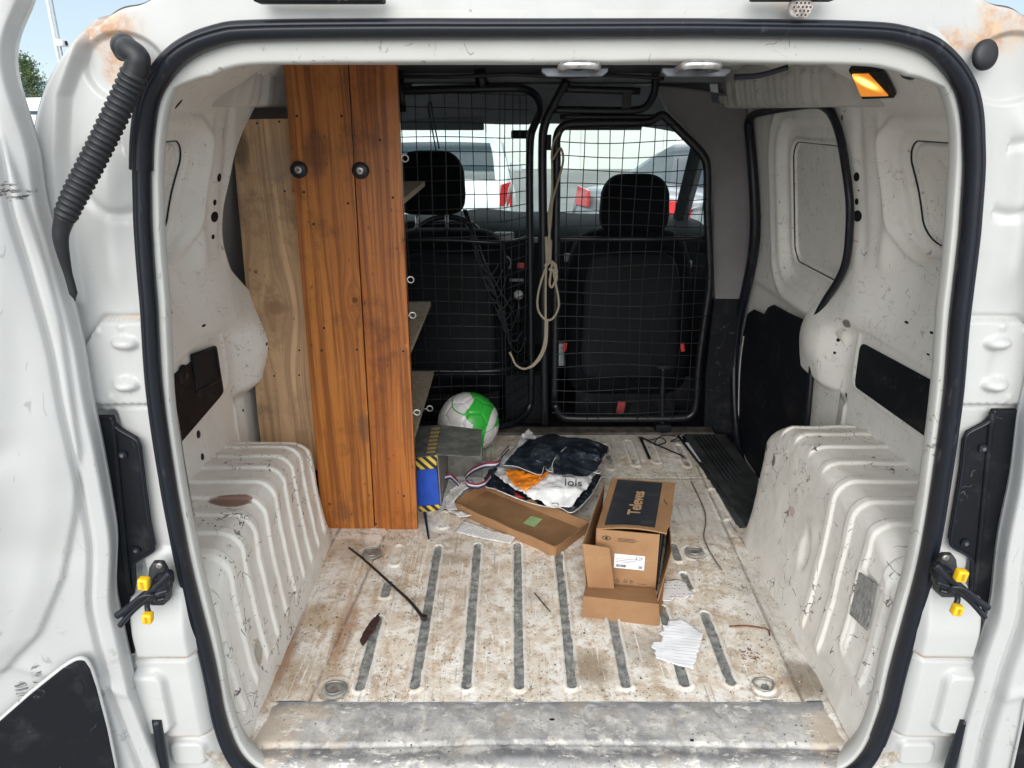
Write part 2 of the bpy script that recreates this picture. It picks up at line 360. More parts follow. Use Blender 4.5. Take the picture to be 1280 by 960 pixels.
Yj -= .020 * sbox(ZZ, -.25, .092, .004) * ss(.62, .65, a)
rr2 = np.maximum(np.abs(a - .68) - .018, 0) ** 2 + np.maximum(np.abs(ZZ - .055) - .012, 0) ** 2
Yj -= .010 * (1 - ss(.010, .018, np.sqrt(rr2)))
Yj -= .012 * bump3(.67, .452, .04, .035, 1)
# upper corner pressings round the hinge well
e1 = np.hypot((a - .60) / 1.0, (ZZ - 1.235) / .8)
Yj += .008 * (1 - ss(.050, .060, e1)) * (ZZ > 1.1)
Yj += .006 * np.exp(-((np.hypot(a - .64, ZZ - 1.09) - .05) / .008) ** 2) * (ZZ > 1.0) * ss(1.2, 1.1, ZZ) * (a > .62)
Yj -= .014 * ss(1.325, 1.335, ZZ) * ss(.6, .5, a)
Yj += npnoise(DX, ZZ, 9, 5) * .0015
jamb = V_(sheet('rear_body_frame', XC + DX, Yj, ZZ, M_ext, None, cu=True))

# ---- white lip inside the seal
lp = [(.010, .004), (-.007, .005), (-.0135, .006), (-.0155, .008), (-.0165, .014), (-.0162, .024), (-.013, .034), (-.004, .048), (.010, .062)]
lp = catmull([(p, q, 0) for p, q in lp], 3)[:, :2]
lt = np.clip((zi - 1.22) / .04, 0, 1)[:, None]                                         # deeper along the top
A = lp[:, 0][None] * (1 + 1.4 * lt); B = lp[:, 1][None] + .0 * A
wv = npnoise(di[:, None] * 1., zi[:, None] * 1., 6, 9) * .003
A = A + wv * (A < 0)
V_(sheet('opening_lip', XC + di[:, None] + nx[:, None] * A, B, zi[:, None] + nz[:, None] * A, M_lip, None, cu=True))
# slots in the lip
for side in (-1, 1):
    for z in (.822, .755, .545):
        i = int(np.argmin((di - side * .625) ** 2 + (zi - z) ** 2)); q = -.0125
        V_(disc('lip_slot', (XC + di[i] + nx[i] * q, .0085, zi[i] + nz[i] * q), (0, -1, 0), .0022, .011, M_dark, None, .0015, 16))
for x in (.14, .212):
    V_(disc('header_hole', (x, .0115, 1.262), (0, -1, 0), .0085, .0055, M_dark, None, .0015, 16))

# ---- striker plates and loops on the header
for (x0, x1, xl) in ((678, 762, 725), (832, 918, 878)):
    pa, pb = P(x0, 78, y=.03), P(x1, 95, y=.03)
    z1 = 1.2385; z0 = pb.z
    pl_ = V_(prism('striker_plate', [(pa.x, .05, z1), (pa.x, .05, z0 + .006), (pa.x + .008, .05, z0), (pb.x - .008, .05, z0), (pb.x, .05, z0 + .006), (pb.x, .05, z1)], (0, .012, 0), M_galv, None, .0015))
    c = P(xl, 84, y=.0); lo = catmull([(c.x + .024 * math.cos(t) * (1 if abs(math.cos(t)) > .5 else 1), .012 - .006 * math.sin(t) * 0, c.z + .0075 * math.sin(t)) for t in np.linspace(0, 2 * math.pi, 12, endpoint=False)], 1, True)
    l_ = tube('striker_loop', [(c.x - .022, .05, c.z), (c.x - .024, .012, c.z + .001), (c.x - .016, .002, c.z + .003), (c.x + .016, .002, c.z + .003), (c.x + .024, .012, c.z + .001), (c.x + .022, .05, c.z)], .0058, M_steel, None)
    V_(l_)
    V_(disc('striker_slot', (c.x, .0285, c.z + .001), (0, -1, 0), .012, .004, M_dark, None, .001))

# ============================================================ side walls of the load bay
_yfz = np.linspace(-.1, 1.4, 400)
_yfv = np.convolve(np.pad(np.interp(_yfz, [0, .32, .53, .62, .72, .83, .93, 1.1, 1.17, 1.25, 1.32], [.95, .98, 1.04, 1.02, .92, .85, .835, .87, .91, 1.02, 1.2]), 12, 'edge'), np.ones(25) / 25, 'valid')
def yfront(z): return np.interp(z, _yfz, _yfv)
def wall_d(y, z):
    dp = np.interp(z, [0, .5, .65, .8, 1.15, 1.2, 1.3], [.79, .79, .79, .795, .735, .725, .70])
    dr = .825 + .040 * ss(.655, .80, z) - .115 * ss(.80, 1.2, z) * np.clip((z - .80) / .35, 0, 1.3)
    lowk = ss(.70, .62, z)
    wr = 1 - ss(.58 + .20 * lowk, .80 + .08 * lowk, y)
    d = dp * (1 - wr) + dr * wr
    d -= .035 * np.exp(-((y - .93) / .11) ** 2 - ((z - .575) / .085) ** 2)
    d += .045 * ss(.475, .42, z) * ss(.76, .84, y)
    d -= .010 * sbox(y, .77, .80, .008) * sbox(z, .2, .44, .01)
    # rounded window pressing with a step and a groove
    q = np.sqrt(np.maximum(np.abs(y - .38) - .20, 0) ** 2 + np.maximum(np.abs(z - 1.01) - .055, 0) ** 2)
    d += .018 * (1 - ss(.054, .058, q)) + .014 * (1 - ss(.080, .086, q)) - .010 * np.exp(-((q - .100) / .010) ** 2) + .012 * np.exp(-((q - .056) / .004) ** 2)
    # ridge lines of the pillar
    d -= .010 * np.exp(-((y - .70 + .1 * (z - .8)) / .018) ** 2) * ss(.80, .86, z) * ss(1.2, 1.12, z)
    d += .008 * np.exp(-((y - .76) / .02) ** 2) * ss(.80, .88, z)
    # frame round the lower trim
    q2 = np.sqrt(np.maximum(np.abs(y - .565 + .0) - .165, 0) ** 2 + np.maximum(np.abs(z - .583) - .055, 0) ** 2)
    d -= .004 * np.exp(-((q2 - .024) / .008) ** 2)
    d -= 10 * np.clip(z - 1.16, 0, 1) ** 2 * wr + 6 * np.clip(z - 1.18, 0, 1) ** 2 * (1 - wr)
    k = ss(.12, .055, y); d = d * (1 - k) + .632 * k
    return d
for side in (-1, 1):
    z = np.concatenate([np.linspace(0, .45, 60), np.linspace(.4535, 1.30, 250)])[None]; v = np.linspace(0, 1, 290)[:, None]
    yf_ = yfront(z) - (.065 * sbox(z, .76, 1.14, .07) if side < 0 else 0)
    Yw = .055 + (yf_ - .055) * v; Zw = z + 0 * Yw
    Dw = wall_d(Yw, Zw) + npnoise(Yw, Zw, 12, 11 + side) * .0016
    Dw = Dw + .012 * ss(.985, 1.0, v)
    V_(sheet('side_wall', XC + side * Dw, Yw, Zw, M_in, None))
    # the pillar's return flange, closing the wall towards the side door
    ze = z[0]; De = Dw[-1]; ye = yf_[0]
    t = np.linspace(0, 1, 8)[None]
    V_(sheet('pillar_flange', XC + side * (De[:, None] + .05 * t), ye[:, None] + .004 * np.sin(t * 3.1), ze[:, None] + 0 * t, M_in, None))
def wall_plug(side, y, z, ry, rz, mat=M_dark, name='wall_hole', th=.0022, dome=0):
    e = .004
    p = Vector((XC + side * wall_d(np.array(y), np.array(z)), y, z))
    ty = Vector((side * (wall_d(np.array(y + e), np.array(z)) - wall_d(np.array(y - e), np.array(z))), 2 * e, 0)); tz_ = Vector((side * (wall_d(np.array(y), np.array(z + e)) - wall_d(np.array(y), np.array(z - e))), 0, 2 * e))
    n = ty.cross(tz_); n = -n if n.x * side > 0 else n
    return V_(disc(name, p - n.normalized() * .001, n, ry, rz, mat, None, th, 18, dome=dome))
def wall_at(px, py, side):                   # where the photographed pixel meets the wall
    lo, hi = .0, 1.2
    for x in np.linspace(.35, 1.05, 500):
        q = P(px, py, x=side * x)
        d = side * (q.x - XC)
        if 0 <= q.z <= 1.3 and d >= wall_d(np.array(q.y), np.array(q.z)): return q.y, q.z
    return q.y, q.z
for (px, py, r1, r2, nm) in [(1072, 221, .008, .011, 0), (1074, 238, .002, .002, 0), (1072, 252, .005, .008, 0), (1073, 270, .012, .014, 0), (1053, 147, .002, .006, 0),
        (1048, 425, .005, .005, 0), (1045, 441, .004, .004, 0), (1134, 403, .008, .003, 0), (1165, 416, .007, .003, 0), (1161, 443, .006, .002, 0), (1058, 494, .004, .006, 0), (1135, 95, .018, .012, 1), (1035, 509, .003, .004, 0)]:
    y_, z_ = wall_at(px, py, 1); wall_plug(1, y_, z_, r1, r2, M_rub if nm else M_dark, 'rubber_plug' if nm else 'wall_hole', dome=.003 * nm)
for (px, py, r1, r2, nm) in [(273, 222, .008, .010, 0), (268, 253, .005, .007, 0), (268, 271, .012, .013, 0), (265, 296, .005, .006, 0), (254, 407, .008, .003, 0), (333, 430, .005, .005, 0),
        (335, 446, .004, .004, 0), (323, 498, .003, .004, 0), (303, 513, .003, .004, 0), (247, 543, .009, .010, 1), (252, 571, .007, .009, 1), (256, 93, .018, .012, 1), (222, 130, .004, .012, 0)]:
    y_, z_ = wall_at(px, py, -1); wall_plug(-1, y_, z_, r1, r2, M_rub if nm else M_dark, 'rubber_plug' if nm else 'wall_hole', dome=.003 * nm)

# dark joint round the blanked window of each wall
for side in (-1, 1):
    c_ = []
    for t in np.linspace(0, 2 * math.pi, 60, endpoint=False):
        cx_, cz_ = math.cos(t), math.sin(t); y_ = .38 + math.copysign(.20, cx_) * (1 if abs(cx_) > .02 else 0) + .057 * cx_; z_ = 1.01 + math.copysign(.055, cz_) * (1 if abs(cz_) > .02 else 0) + .057 * cz_
        c_.append((XC + side * (float(wall_d(np.array(y_), np.array(z_))) - .0005), y_, z_))
    V_(tube('window_joint', c_, .0022, M_rub, None, 6, 2, closed=True))
# ---- black trim panels set in the walls
def wall_patch(name, side, pts, mat, th=.004, inset=0, parent=None):
    """thin panel following the wall inside a y-z polygon"""
    P3 = [Vector((XC + side * (wall_d(np.array(y), np.array(z)) - inset), y, z)) for y, z in pts]
    return prism(name, P3, (-side * th, 0, 0), mat, parent, .0012)
def rpoly(corners, r, n=5):
    out = []; N = len(corners)
    for i in range(N):
        p = Vector(corners[i]); a_ = Vector(corners[i - 1]); b_ = Vector(corners[(i + 1) % N])
        da = (a_ - p).normalized() * r; db = (b_ - p).normalized() * r
        for k in range(n + 1):
            t = k / n; out.append(tuple((p + da) * (1 - t) ** 2 + p * 2 * t * (1 - t) + (p + db) * t * t))
    return out
def wall_poly(px_, side): return [tuple(map(float, wall_at(a_, b_, side))) for a_, b_ in px_]
rp0 = wall_poly([(1078, 428), (1068, 482)], 1); zt_ = rp0[0][1]; zb_0 = rp0[1][1]
tp = V_(wall_patch('wall_trim_panel', 1, rpoly([rp0[0], rp0[1], (.34, zb_0 + .012), (.34, zt_ + .02)], .022), M_blk))
lp0 = wall_poly([(268, 431), (277, 486)], -1)
LB = rpoly([lp0[0], lp0[1], (lp0[1][0] - .03, lp0[1][1] - .012), (.34, lp0[1][1] - .035), (.34, lp0[0][1] + .01)], .014)
tl = V_(wall_patch('wall_trim_panel', -1, LB, M_blk, .006))
tl['label'] = 'black trim with a deep square pocket and a round knob'
# pocket: dark cavity framed by a raised rim
yy0, zz0 = wall_at(252, 462, -1)
xw = XC - wall_d(np.array(yy0), np.array(zz0)) + .0065
pk = wall_poly([(236, 444), (263, 434), (271, 474), (241, 490)], -1)
o = prism('pocket', [(xw, a_, b_) for a_, b_ in rpoly(pk, .012)], (.0008, 0, 0), M_dark); o.parent = tl
for i in range(4):
    p, q = pk[i], pk[(i + 1) % 4]
    o = tube('pocket_rim', [(xw + .001, *p), (xw + .001, *q)], .0035, M_blk, tl, 8)
yk, zk = wall_at(226, 470, -1)
o = disc('knob', (XC - wall_d(np.array(yk), np.array(zk)) + .004, yk, zk), (1, 0, 0), .026, .026, M_blk, tl, .003, 24, dome=.004)
o = disc('knob_centre', (XC - wall_d(np.array(yk), np.array(zk)) + .010, yk, zk), (1, 0, 0), .008, .008, M_rub, tl, .002, 16)

# ============================================================ wheel arches
for side in (-1, 1):
    s = np.linspace(0, 1, 330)[:, None]; Y = .035 + (.925 - .035) * s
    Hy = .425 * (1 - np.clip((Y - .62) / .306, 0, 1) ** 2.6) ** (1 / 2.4) - .07 * ss(.19, .035, Y) ** 1.2 - .025 * ss(.5, .8, Y)
    Hy = np.maximum(Hy * (1 if side > 0 else .87), .0)
    di_ = .616 + .055 * ss(.74, .92, Y) ** 2 + .0 * Y
    # profile: up the inner face, round the corner (radius r), across the top to the wall
    t = np.linspace(0, 1, 130)[None]; r = np.minimum(.042, Hy * .6); dw = .86
    Lf = np.maximum(Hy - r, 1e-4); La = r * math.pi / 2; Lt = np.maximum(dw - di_ - r, .01)
    q1 = .55; q2 = .75
    f = np.clip(t / q1, 0, 1); g = np.clip((t - q1) / (q2 - q1), 0, 1); h = np.clip((t - q2) / (1 - q2), 0, 1)
    ang = g * math.pi / 2
    D = di_ + .018 * (1 - f) ** 3 * -1 + np.where(g > 0, r * (1 - np.cos(ang)), 0) + h * Lt
    Z = f * Lf + np.where(g > 0, r * np.sin(ang), 0)
    D = D + .016 * f * 1.0
    # raised ribs across the top and down the face
    rib = 0 * Y * t
    for k, yc in enumerate([.10, .185, .27, .36, .45, .54, .63, .715] if side > 0 else [.09, .165, .24, .315, .39, .465, .54, .615, .69, .765]):
        pr = (ss(.0145, .0085, np.abs(Y - yc))) * .0062
        if side > 0:
            down = ss(.10, .16, f) if k in (2, 3) else (ss(.30, .36, f) if k < 2 else ss(.98, 1.0, f) * ss(.2, .6, g))
        else: down = ss(.14, .22, f)
        rib = rib + pr * down * (1 - .0 * h) * (1 - ss(.86, .93, h))
    gr = 0 * Y * t
    if side > 0:
        e = ((Y - .44) / .022) ** 2 + ((Z - .20) / .05) ** 2; gr = .010 * np.exp(-e ** 2)
        e = np.sqrt(np.maximum(abs(Y - .12) - .05, 0) ** 2 + np.maximum(abs(Z - .22) - .09, 0) ** 2); gr = gr + .006 * (1 - ss(.010, .016, e)) * (h <= 0)
    nd = np.where(g > 0, -np.cos(ang), -1.0); nz_ = np.where(g > 0, np.sin(ang), 0.0)
    D = D + nd * (rib + gr * 0 - gr * .8); Z = Z + nz_ * (rib)
    nn = npnoise(Y + 0 * t, t * .8 + 0 * Y, 14, 21 + side) * .0028; D = D + nd * nn; Z = Z + nz_ * nn
    V_(sheet('wheel_arch', XC + side * D, Y + 0 * t, Z, M_arch, None))
# specification plate on the right arch
yA, zA = .0, .0
c0, c1, c2, c3 = (P(1079, 712, x=.712), P(1103, 730, x=.716), P(1092, 788, x=.712), P(1069, 766, x=.708))
M_plate = Mat('printed_label', .6); _w = M_plate.noise(30, 5); _t = M_plate.mul(M_plate.step(M_plate.wave(62, axis='Z'), .35, .6), M_plate.step(M_plate.noise(60, 4, vec=M_plate.scale(M_plate.tc, (1, 3, 1))), .42, .55))
M_plate.col(M_plate.mix(_t, M_plate.mix(_w, (.12, .12, .12), (.24, .24, .23)), (.42, .42, .41))); M_plate = M_plate.m
V_(prism('specification_label', [c0, c1, c2, c3], (-.003, 0, 0), M_plate, None)).data.transform(Matrix.Translation((-.012, 0, 0)))

# ============================================================ load floor
x0, x1, y0, y1 = XC - .66, XC + .68, .165, 1.56
nxf, nyf = 340, 360
X, Y = np.meshgrid(np.linspace(x0, x1, nxf), np.linspace(y0, y1, nyf), indexing='ij')
Z = np.zeros_like(X); WEAR = np.zeros_like(X); RIM = np.zeros_like(X)
SEAM = np.zeros_like(X)
fl = [((470, 770), (453, 865)), ((548, 682), (518, 863)), ((597, 680), (583, 863)), ((646, 680), (650, 863)), ((697, 690), (716, 862)), ((757, 735), (784, 862)), ((828, 758), (855, 860)), ((876, 765), (919, 858)),
      ((840, 680), (849, 702)), ((850, 716), (866, 739)), ((488, 726), (479, 748)), ((501, 682), (492, 707)),
      ((783, 551), (797, 583)), ((806, 551), (826, 579)), ((846, 556), (862, 584)), ((757, 556), (764, 587)), ((731, 556), (734, 590)), ((556, 640), (553, 660)), ((600, 560), (598, 600)), ((640, 560), (642, 600)), ((880, 612), (915, 650))]
for k, (a_, b_) in enumerate(fl):
    A_, B_ = P(*a_, z=0), P(*b_, z=0); ax, ay = A_.x, A_.y; bx, by = B_.x, B_.y; xm = (ax + bx) / 2
    yy = np.clip(Y, by + .012, ay - .012)
    dd = np.hypot(X - xm, Y - yy)
    rim = ss(.022, .015, dd); inn = ss(.0135, .0095, dd)
    Z += .005 * rim - .006 * inn
    wk = 1.0 if k in (0, 1, 2, 3, 4, 5, 6, 7, 8, 9, 10) else (.25 if k in (11, 17, 20) else .55)
    WEAR = np.maximum(WEAR, inn * wk); RIM = np.maximum(RIM, rim * (1 - inn))
# long seams of the pressing and the rounded feet of the arches
for (pa, pb) in [((482, 665), (385, 880)), ((880, 600), (1002, 872))]:
    A_, B_ = P(*pa, z=0), P(*pb, z=0); xl = A_.x + (B_.x - A_.x) * (Y - A_.y) / (B_.y - A_.y)
    SEAM = np.maximum(SEAM, np.exp(-((X - xl) / .0028) ** 2)); Z -= .004 * np.exp(-((X - xl) / .0035) ** 2); Z += .003 * ss(0, .01, (X - xl) * (1 if A_.x > 0 else -1))
Z += .05 * ss(.60, .68, np.abs(X - XC)) ** 2
Z += npnoise(X, Y, 10, 31) * .0022
# cross joint and dished spots
A_ = P(780, 598, z=0); Z -= .0025 * np.exp(-((Y - A_.y) / .004) ** 2) * (X > .1); SEAM = np.maximum(SEAM, .8 * np.exp(-((Y - A_.y) / .003) ** 2) * (X > .1)); SEAM = np.maximum(SEAM, np.exp(-((np.abs(X - XC) - .612 + .02 * ss(.6, .9, Y)) / .004) ** 2) * (Y < .9))
for (px, py) in [(465, 692), (418, 862), (868, 690), (955, 858)]:
    c = P(px, py, z=0); dd = np.hypot((X - c.x) / .036, (Y - c.y) / .034); Z -= .004 * ss(1.05, .9, dd) - .002 * np.exp(-((dd - 1.05) / .1) ** 2)
fm = Mat('load_floor_paint', .62); tc_ = fm.tc
base = fm.mix(fm.step(fm.noise(7, 8, .7), .35, .68), (.74, .67, .575), (.57, .465, .36))
base = fm.mix(fm.mul(fm.step(fm.noise(13, 8, .75), .47, .56), .9), base, (.86, .83, .78))
base = fm.mix(fm.mul(fm.step(fm.noise(28, 7, .75), .50, .62), .55), base, (.36, .26, .17)); base = fm.mix(fm.mul(fm.step(fm.noise(52, 6, .75, vec=fm.vmath('ADD', fm.tc, (5, 2, 0))), .54, .62), .7), base, (.84, .81, .76)); base = fm.mix(fm.mul(fm.mul(fm.step(fm.noise(19, 7, .7, vec=fm.scale(fm.tc, (1.6, .35, 1))), .52, .64), .5), fm.step(fm.sep()[0], .35, -.25)), base, (.46, .27, .13))
for (c, r, k, colr) in [(P(345, 830, z=0), (.035, .14, .1), .85, (.33, .16, .07)), (P(430, 790, z=0), (.022, .14, .1), .7, (.36, .19, .09)), (P(735, 835, z=0), (.05, .055, .1), .75, (.24, .17, .10)), (P(560, 700, z=0), (.05, .03, .1), .55, (.26, .20, .14)),
        (P(440, 690, z=0), (.09, .05, .1), .5, (.40, .29, .18)), (P(1010, 850, z=0), (.05, .06, .1), .85, (.22, .17, .12)), (P(800, 810, z=0), (.05, .06, .1), .45, (.25, .2, .15)), (P(400, 770, z=0), (.06, .05, .1), .45, (.45, .28, .12)), (P(390, 850, z=0), (.08, .08, .1), .4, (.42, .33, .24)), (P(660, 745, z=0), (.04, .03, .1), .35, (.30, .26, .22)),
        (P(575, 720, z=0), (.09, .2, .1), .25, (.40, .30, .22)), (P(870, 640, z=0), (.12, .16, .1), .5, (.56, .55, .52)), (P(960, 750, z=0), (.07, .2, .1), .55, (.58, .57, .54)), (P(700, 620, z=0), (.3, .16, .1), .45, (.46, .44, .41)), (P(790, 555, z=0), (.3, .1, .1), .5, (.42, .41, .39))]:
    base = fm.mix(fm.mul(fm.blob((c.x, c.y, 0), r, .45, 20, .45), k), base, colr)
lines = fm.math('MAXIMUM', fm.mul(fm.line(fm.noise(9, 4, .6, dist=.8), .004), fm.step(fm.noise(6, 3), .46, .55)), fm.mul(fm.line(fm.noise(22, 3, .6), .008), fm.step(fm.noise(9, 3), .53, .6)))
spk = fm.mul(fm.step(fm.voro(85), .21, .10), fm.step(fm.noise(8, 5), .46, .62))
spk2 = fm.mul(fm.step(fm.voro(38), .16, .08), fm.step(fm.noise(12, 3), .55, .62))
base = fm.mix(fm.mul(fm.math('MAXIMUM', lines, fm.math('MAXIMUM', spk, spk2)), .72), base, (.10, .075, .055))
base = fm.mix(fm.mul(fm.step(fm.voro(60, vec=fm.vmath('ADD', fm.tc, (3.1, 1.7, 0))), .14, .07), fm.step(fm.noise(10, 4), .48, .58)), base, (.78, .75, .70))
rim = fm.mul(fm.attr('rim'), fm.step(fm.noise(30, 6, .7), .40, .52)); base = fm.mix(fm.mul(rim, .8), base, (.74, .72, .67))
base = fm.mix(fm.mul(fm.mul(fm.attr('seam'), fm.step(fm.noise(25, 5, .7), .35, .5)), .8), base, (.13, .10, .075)); wr = fm.attr('wear'); wn_ = fm.math('ADD', fm.mul(wr, 1.25), fm.math('ADD', fm.math('MULTIPLY', fm.math('SUBTRACT', fm.noise(22, 8, .75), .62), 2.4), fm.math('MULTIPLY', fm.math('SUBTRACT', fm.noise(6, 3), .5), 1.3))); wr2 = fm.step(wn_, .40, .52)
stk = fm.step(fm.noise(1, 5, .65, vec=fm.scale(fm.tc, (85, 3.2, 1))), .56, .66); base = fm.mix(fm.mul(fm.mul(stk, fm.step(fm.noise(5, 3), .42, .58)), .5), base, (.36, .34, .31)); stk2 = fm.step(fm.noise(1, 4, .65, vec=fm.scale(fm.tc, (120, 5, 1))), .60, .68); base = fm.mix(fm.mul(stk2, .55), base, (.86, .84, .80))
gal = fm.mix(fm.step(fm.noise(45, 6, .7), .35, .68), (.13, .14, .14), (.36, .365, .35)); stk = fm.step(fm.noise(1, 5, .65, vec=fm.scale(fm.tc, (85, 3.2, 1))), .56, .66); base = fm.mix(fm.mul(fm.mul(stk, fm.step(fm.noise(5, 3), .42, .58)), .5), base, (.36, .34, .31)); stk2 = fm.step(fm.noise(1, 4, .65, vec=fm.scale(fm.tc, (120, 5, 1))), .60, .68); base = fm.mix(fm.mul(stk2, .55), base, (.86, .84, .80))
gal = fm.mix(fm.step(fm.noise(17, 5, .7), .60, .68), gal, (.50, .49, .46))
base = fm.mix(wr2, base, gal); fm.col(base); fm.rough(fm.math('SUBTRACT', .68, fm.mul(wr2, .22))); fm.bump(fm.math('ADD', fm.noise(45, 6, .7), fm.mul(fm.noise(160, 3), .4)), .7, .003)
V_(sheet('load_floor', X, Y, Z, fm.m, None, mask=~((X > .655 + .04 * (1.5 - Y)) & (Y > .86)), attrs={'wear': WEAR, 'rim': RIM, 'seam': SEAM}))
M_floor = fm.m
# floor edge that laps over the sill
Yc = np.linspace(0, 1, 6)[None]; xs = np.linspace(x0 + .02, x1 - .02, 200)[:, None]
V_(sheet('floor_edge', xs + 0 * Yc, .165 + .0 * xs - .002 * Yc, .000 - .007 * Yc + 0 * xs, M_galv, None))

# ---- tie-down rings
for (px, py) in [(465, 692), (418, 862), (868, 690), (955, 858)]:
    c = P(px, py, z=0); base_ = disc('tie_down', (c.x, c.y, -.003), (0, 0, 1), .028, .026, M_floor if px > 900 else simple('dull_metal', (.34, .33, .31), .5, .3, var=.25), None, .0025, 24, axis=(0, 1, 0), dome=.003); V_(base_)
    tube('ring', [(c.x + .022 * math.cos(t), c.y + .016 + (.012 if math.sin(t) > 0 else .026) * math.sin(t) - .008, .0045) for t in np.linspace(0, 2 * math.pi, 14, endpoint=False)], .0026, simple('dull_ring', (.30, .29, .28), .45, .5, var=.3), base_, 8, 3, closed=True)
    disc('ring_bolt', (c.x, c.y - .006, .0), (0, 0, 1), .009, .009, M_steel, base_, .005, 6, axis=(0, 1, 0))

# ---- sill plate
X, Y = np.meshgrid(np.linspace(XC - .585, XC + .60, 400), np.linspace(-.075, .172, 90), indexing='ij'); X = XC + (X - XC) * (1 + .045 * ss(.17, .0, Y))
Z = -.005 - .045 * ss(.03, -.06, Y) + 0 * X
Z -= .004 * np.exp(-((Y - .045 - .012 * np.cos((X - XC) * 2.5)) / .005) ** 2) - .004 * ss(.045, .06, Y)
for xo in np.linspace(XC - .46, XC + .46, 11):
    q = np.maximum(np.abs(Y - .105) - .036, 0); Z -= .006 * ss(.020, .012, np.hypot(X - xo, q)) * .55
Z += npnoise(X, Y, 16, 41) * .0035
sm = Mat('scuffed_sill_metal', .5); b_ = sm.mix(sm.step(sm.noise(9, 9, .75), .38, .62), (.28, .28, .285), (.52, .505, .48))
b_ = sm.mix(sm.mul(sm.step(sm.noise(23, 8, .75), .5, .62), .8), b_, (.66, .63, .58)); b_ = sm.mix(sm.mul(sm.step(sm.noise(6, 6, .7), .56, .70), .55), b_, (.10, .105, .115))
for (c, r) in [((XC - .57, .08, 0), (.06, .08, .2)), ((XC + .57, .06, 0), (.05, .07, .2)), ((XC - .50, .14, 0), (.05, .02, .1))]:
    b_ = sm.mix(sm.blob(c, r, .5, 18, .3), b_, (.50, .43, .36))
yy_ = sm.math('ADD', sm.sep()[1], sm.mul(sm.math('SUBTRACT', sm.noise(9, 6, .7), .5), .10)); b_ = sm.mix(sm.mul(sm.step(yy_, .125, .165), .6), b_, (.085, .09, .105)); b_ = sm.mix(sm.mul(sm.step(sm.math('ABSOLUTE', sm.math('SUBTRACT', yy_, .030)), .022, .004), .65), b_, (.07, .075, .085))
ln = sm.mul(sm.line(sm.noise(8, 4, .6, vec=sm.scale(sm.tc, (.4, 2, 1))), .006), .8); b_ = sm.mix(sm.mul(ln, .18), b_, (.7, .69, .67))
b_ = sm.mix(sm.mul(sm.step(sm.voro(70), .2, .1), sm.step(sm.noise(9, 3), .5, .6)), b_, (.08, .07, .06))
b_ = sm.mix(sm.mul(sm.step(sm.noise(70, 6, .75), .56, .66), .6), b_, (.13, .125, .12)); b_ = sm.mix(sm.mul(sm.step(sm.noise(38, 7, .8, vec=sm.scale(sm.tc, (.5, 1.3, 1))), .57, .63), .8), b_, (.78, .75, .70)); b_ = sm.mix(sm.mul(sm.step(sm.noise(11, 6, .7, vec=sm.vmath('ADD', sm.tc, (3, 1, 0))), .54, .66), .45), b_, (.42, .34, .26)); sm.col(b_); sm.bump(sm.noise(50, 6, .7), .6, .003)
V_(sheet('rear_sill', X, Y, Z, sm.m, None))
for (px, py) in [(819, 923), (866, 926), (1002, 912), (983, 0), (562, 874), (690, 900)]:
    if py: c = P(px, py, z=-.005); V_(disc('sill_hole', (c.x, c.y, c.z), (0, 0, 1), .006, .003, M_dark, None, .0018, 14, axis=(0, 1, 0)))
# corner fillets between sill, lip and arches
for side in (-1, 1):
    t = np.linspace(0, 1, 30)[:, None]; q = np.linspace(0, 1, 20)[None]
    Xf = XC + side * (.572 + .075 * q ** 1.3) + 0 * t; Yf_ = -.03 + .30 * t + 0 * q; Zf = -.004 + .06 * q ** 2.2 + npnoise(Xf, Yf_, 30, 51) * .004 - .012 * (1 - q) * ss(.2, 0, t)
    V_(sheet('corner_fillet', Xf, Yf_, Zf, M_floor, None, attrs={'wear': 0 * Xf, 'rim': 0 * Xf}))
# ============================================================ side doors, roof, cab
def hit(px, py, fn, side=1):
    q = None
    for x in np.linspace(.30, 1.10, 700):
        q = P(px, py, x=side * x)
        if side * (q.x - XC) >= fn(q.y, q.z): return q
    return q
def sdoor_d(y, z): return float(np.interp(z, [-.2, .55, .75, 1.2, 1.4], [.805, .805, .80, .735, .70]))
# sliding door (right): pressed white panel with a blanked window and black lower trim
sy = np.linspace(.80, 1.80, 230)[:, None]; sz = np.linspace(-.03, 1.21, 260)[None]; Y = sy + 0 * sz; Z = sz + 0 * sy
D = np.interp(Z, [-.2, .55, .75, 1.2], [.805, .805, .80, .735])
q = np.sqrt(np.maximum(np.abs(Y - 1.00) - .24, 0) ** 2 + np.maximum(np.abs(Z - .915) - .125, 0) ** 2)
D = D + .030 * (1 - ss(.095, .125, q)) * 1 + .012 * (1 - ss(.052, .058, q)) - .006 * np.exp(-((q - .062) / .006) ** 2)
D = D - .010 * np.exp(-((q - .165) / .02) ** 2) + .012 * ss(.62, .58, Z)
D = D + npnoise(Y, Z, 10, 61) * .002
sd_o = V_(sheet('sliding_door', XC + D, Y, Z, M_in, None))
c_ = []
for t in np.linspace(0, 2 * math.pi, 60, endpoint=False):
    cx_, cz_ = math.cos(t), math.sin(t); y_ = 1.00 + math.copysign(.24, cx_) * (abs(cx_) > .02) + .056 * cx_; z_ = .915 + math.copysign(.125, cz_) * (abs(cz_) > .02) + .056 * cz_
    c_.append((XC + float(np.interp(z_, [-.2, .55, .75, 1.2], [.805, .805, .80, .735])) + .0335, y_, z_))
tube('window_joint', c_, .0024, M_rub, sd_o, 6, 2, closed=True)
tr = [(936, 392), (944, 387), (957, 393), (962, 384), (969, 381), (985, 390), (1020, 406), (1014, 440), (1010, 500), (1003, 560), (975, 600), (945, 597), (932, 570), (925, 540), (925, 480), (929, 425)]
pts = [hit(px, py, lambda y, z: sdoor_d(y, z) - .004) for px, py in tr]
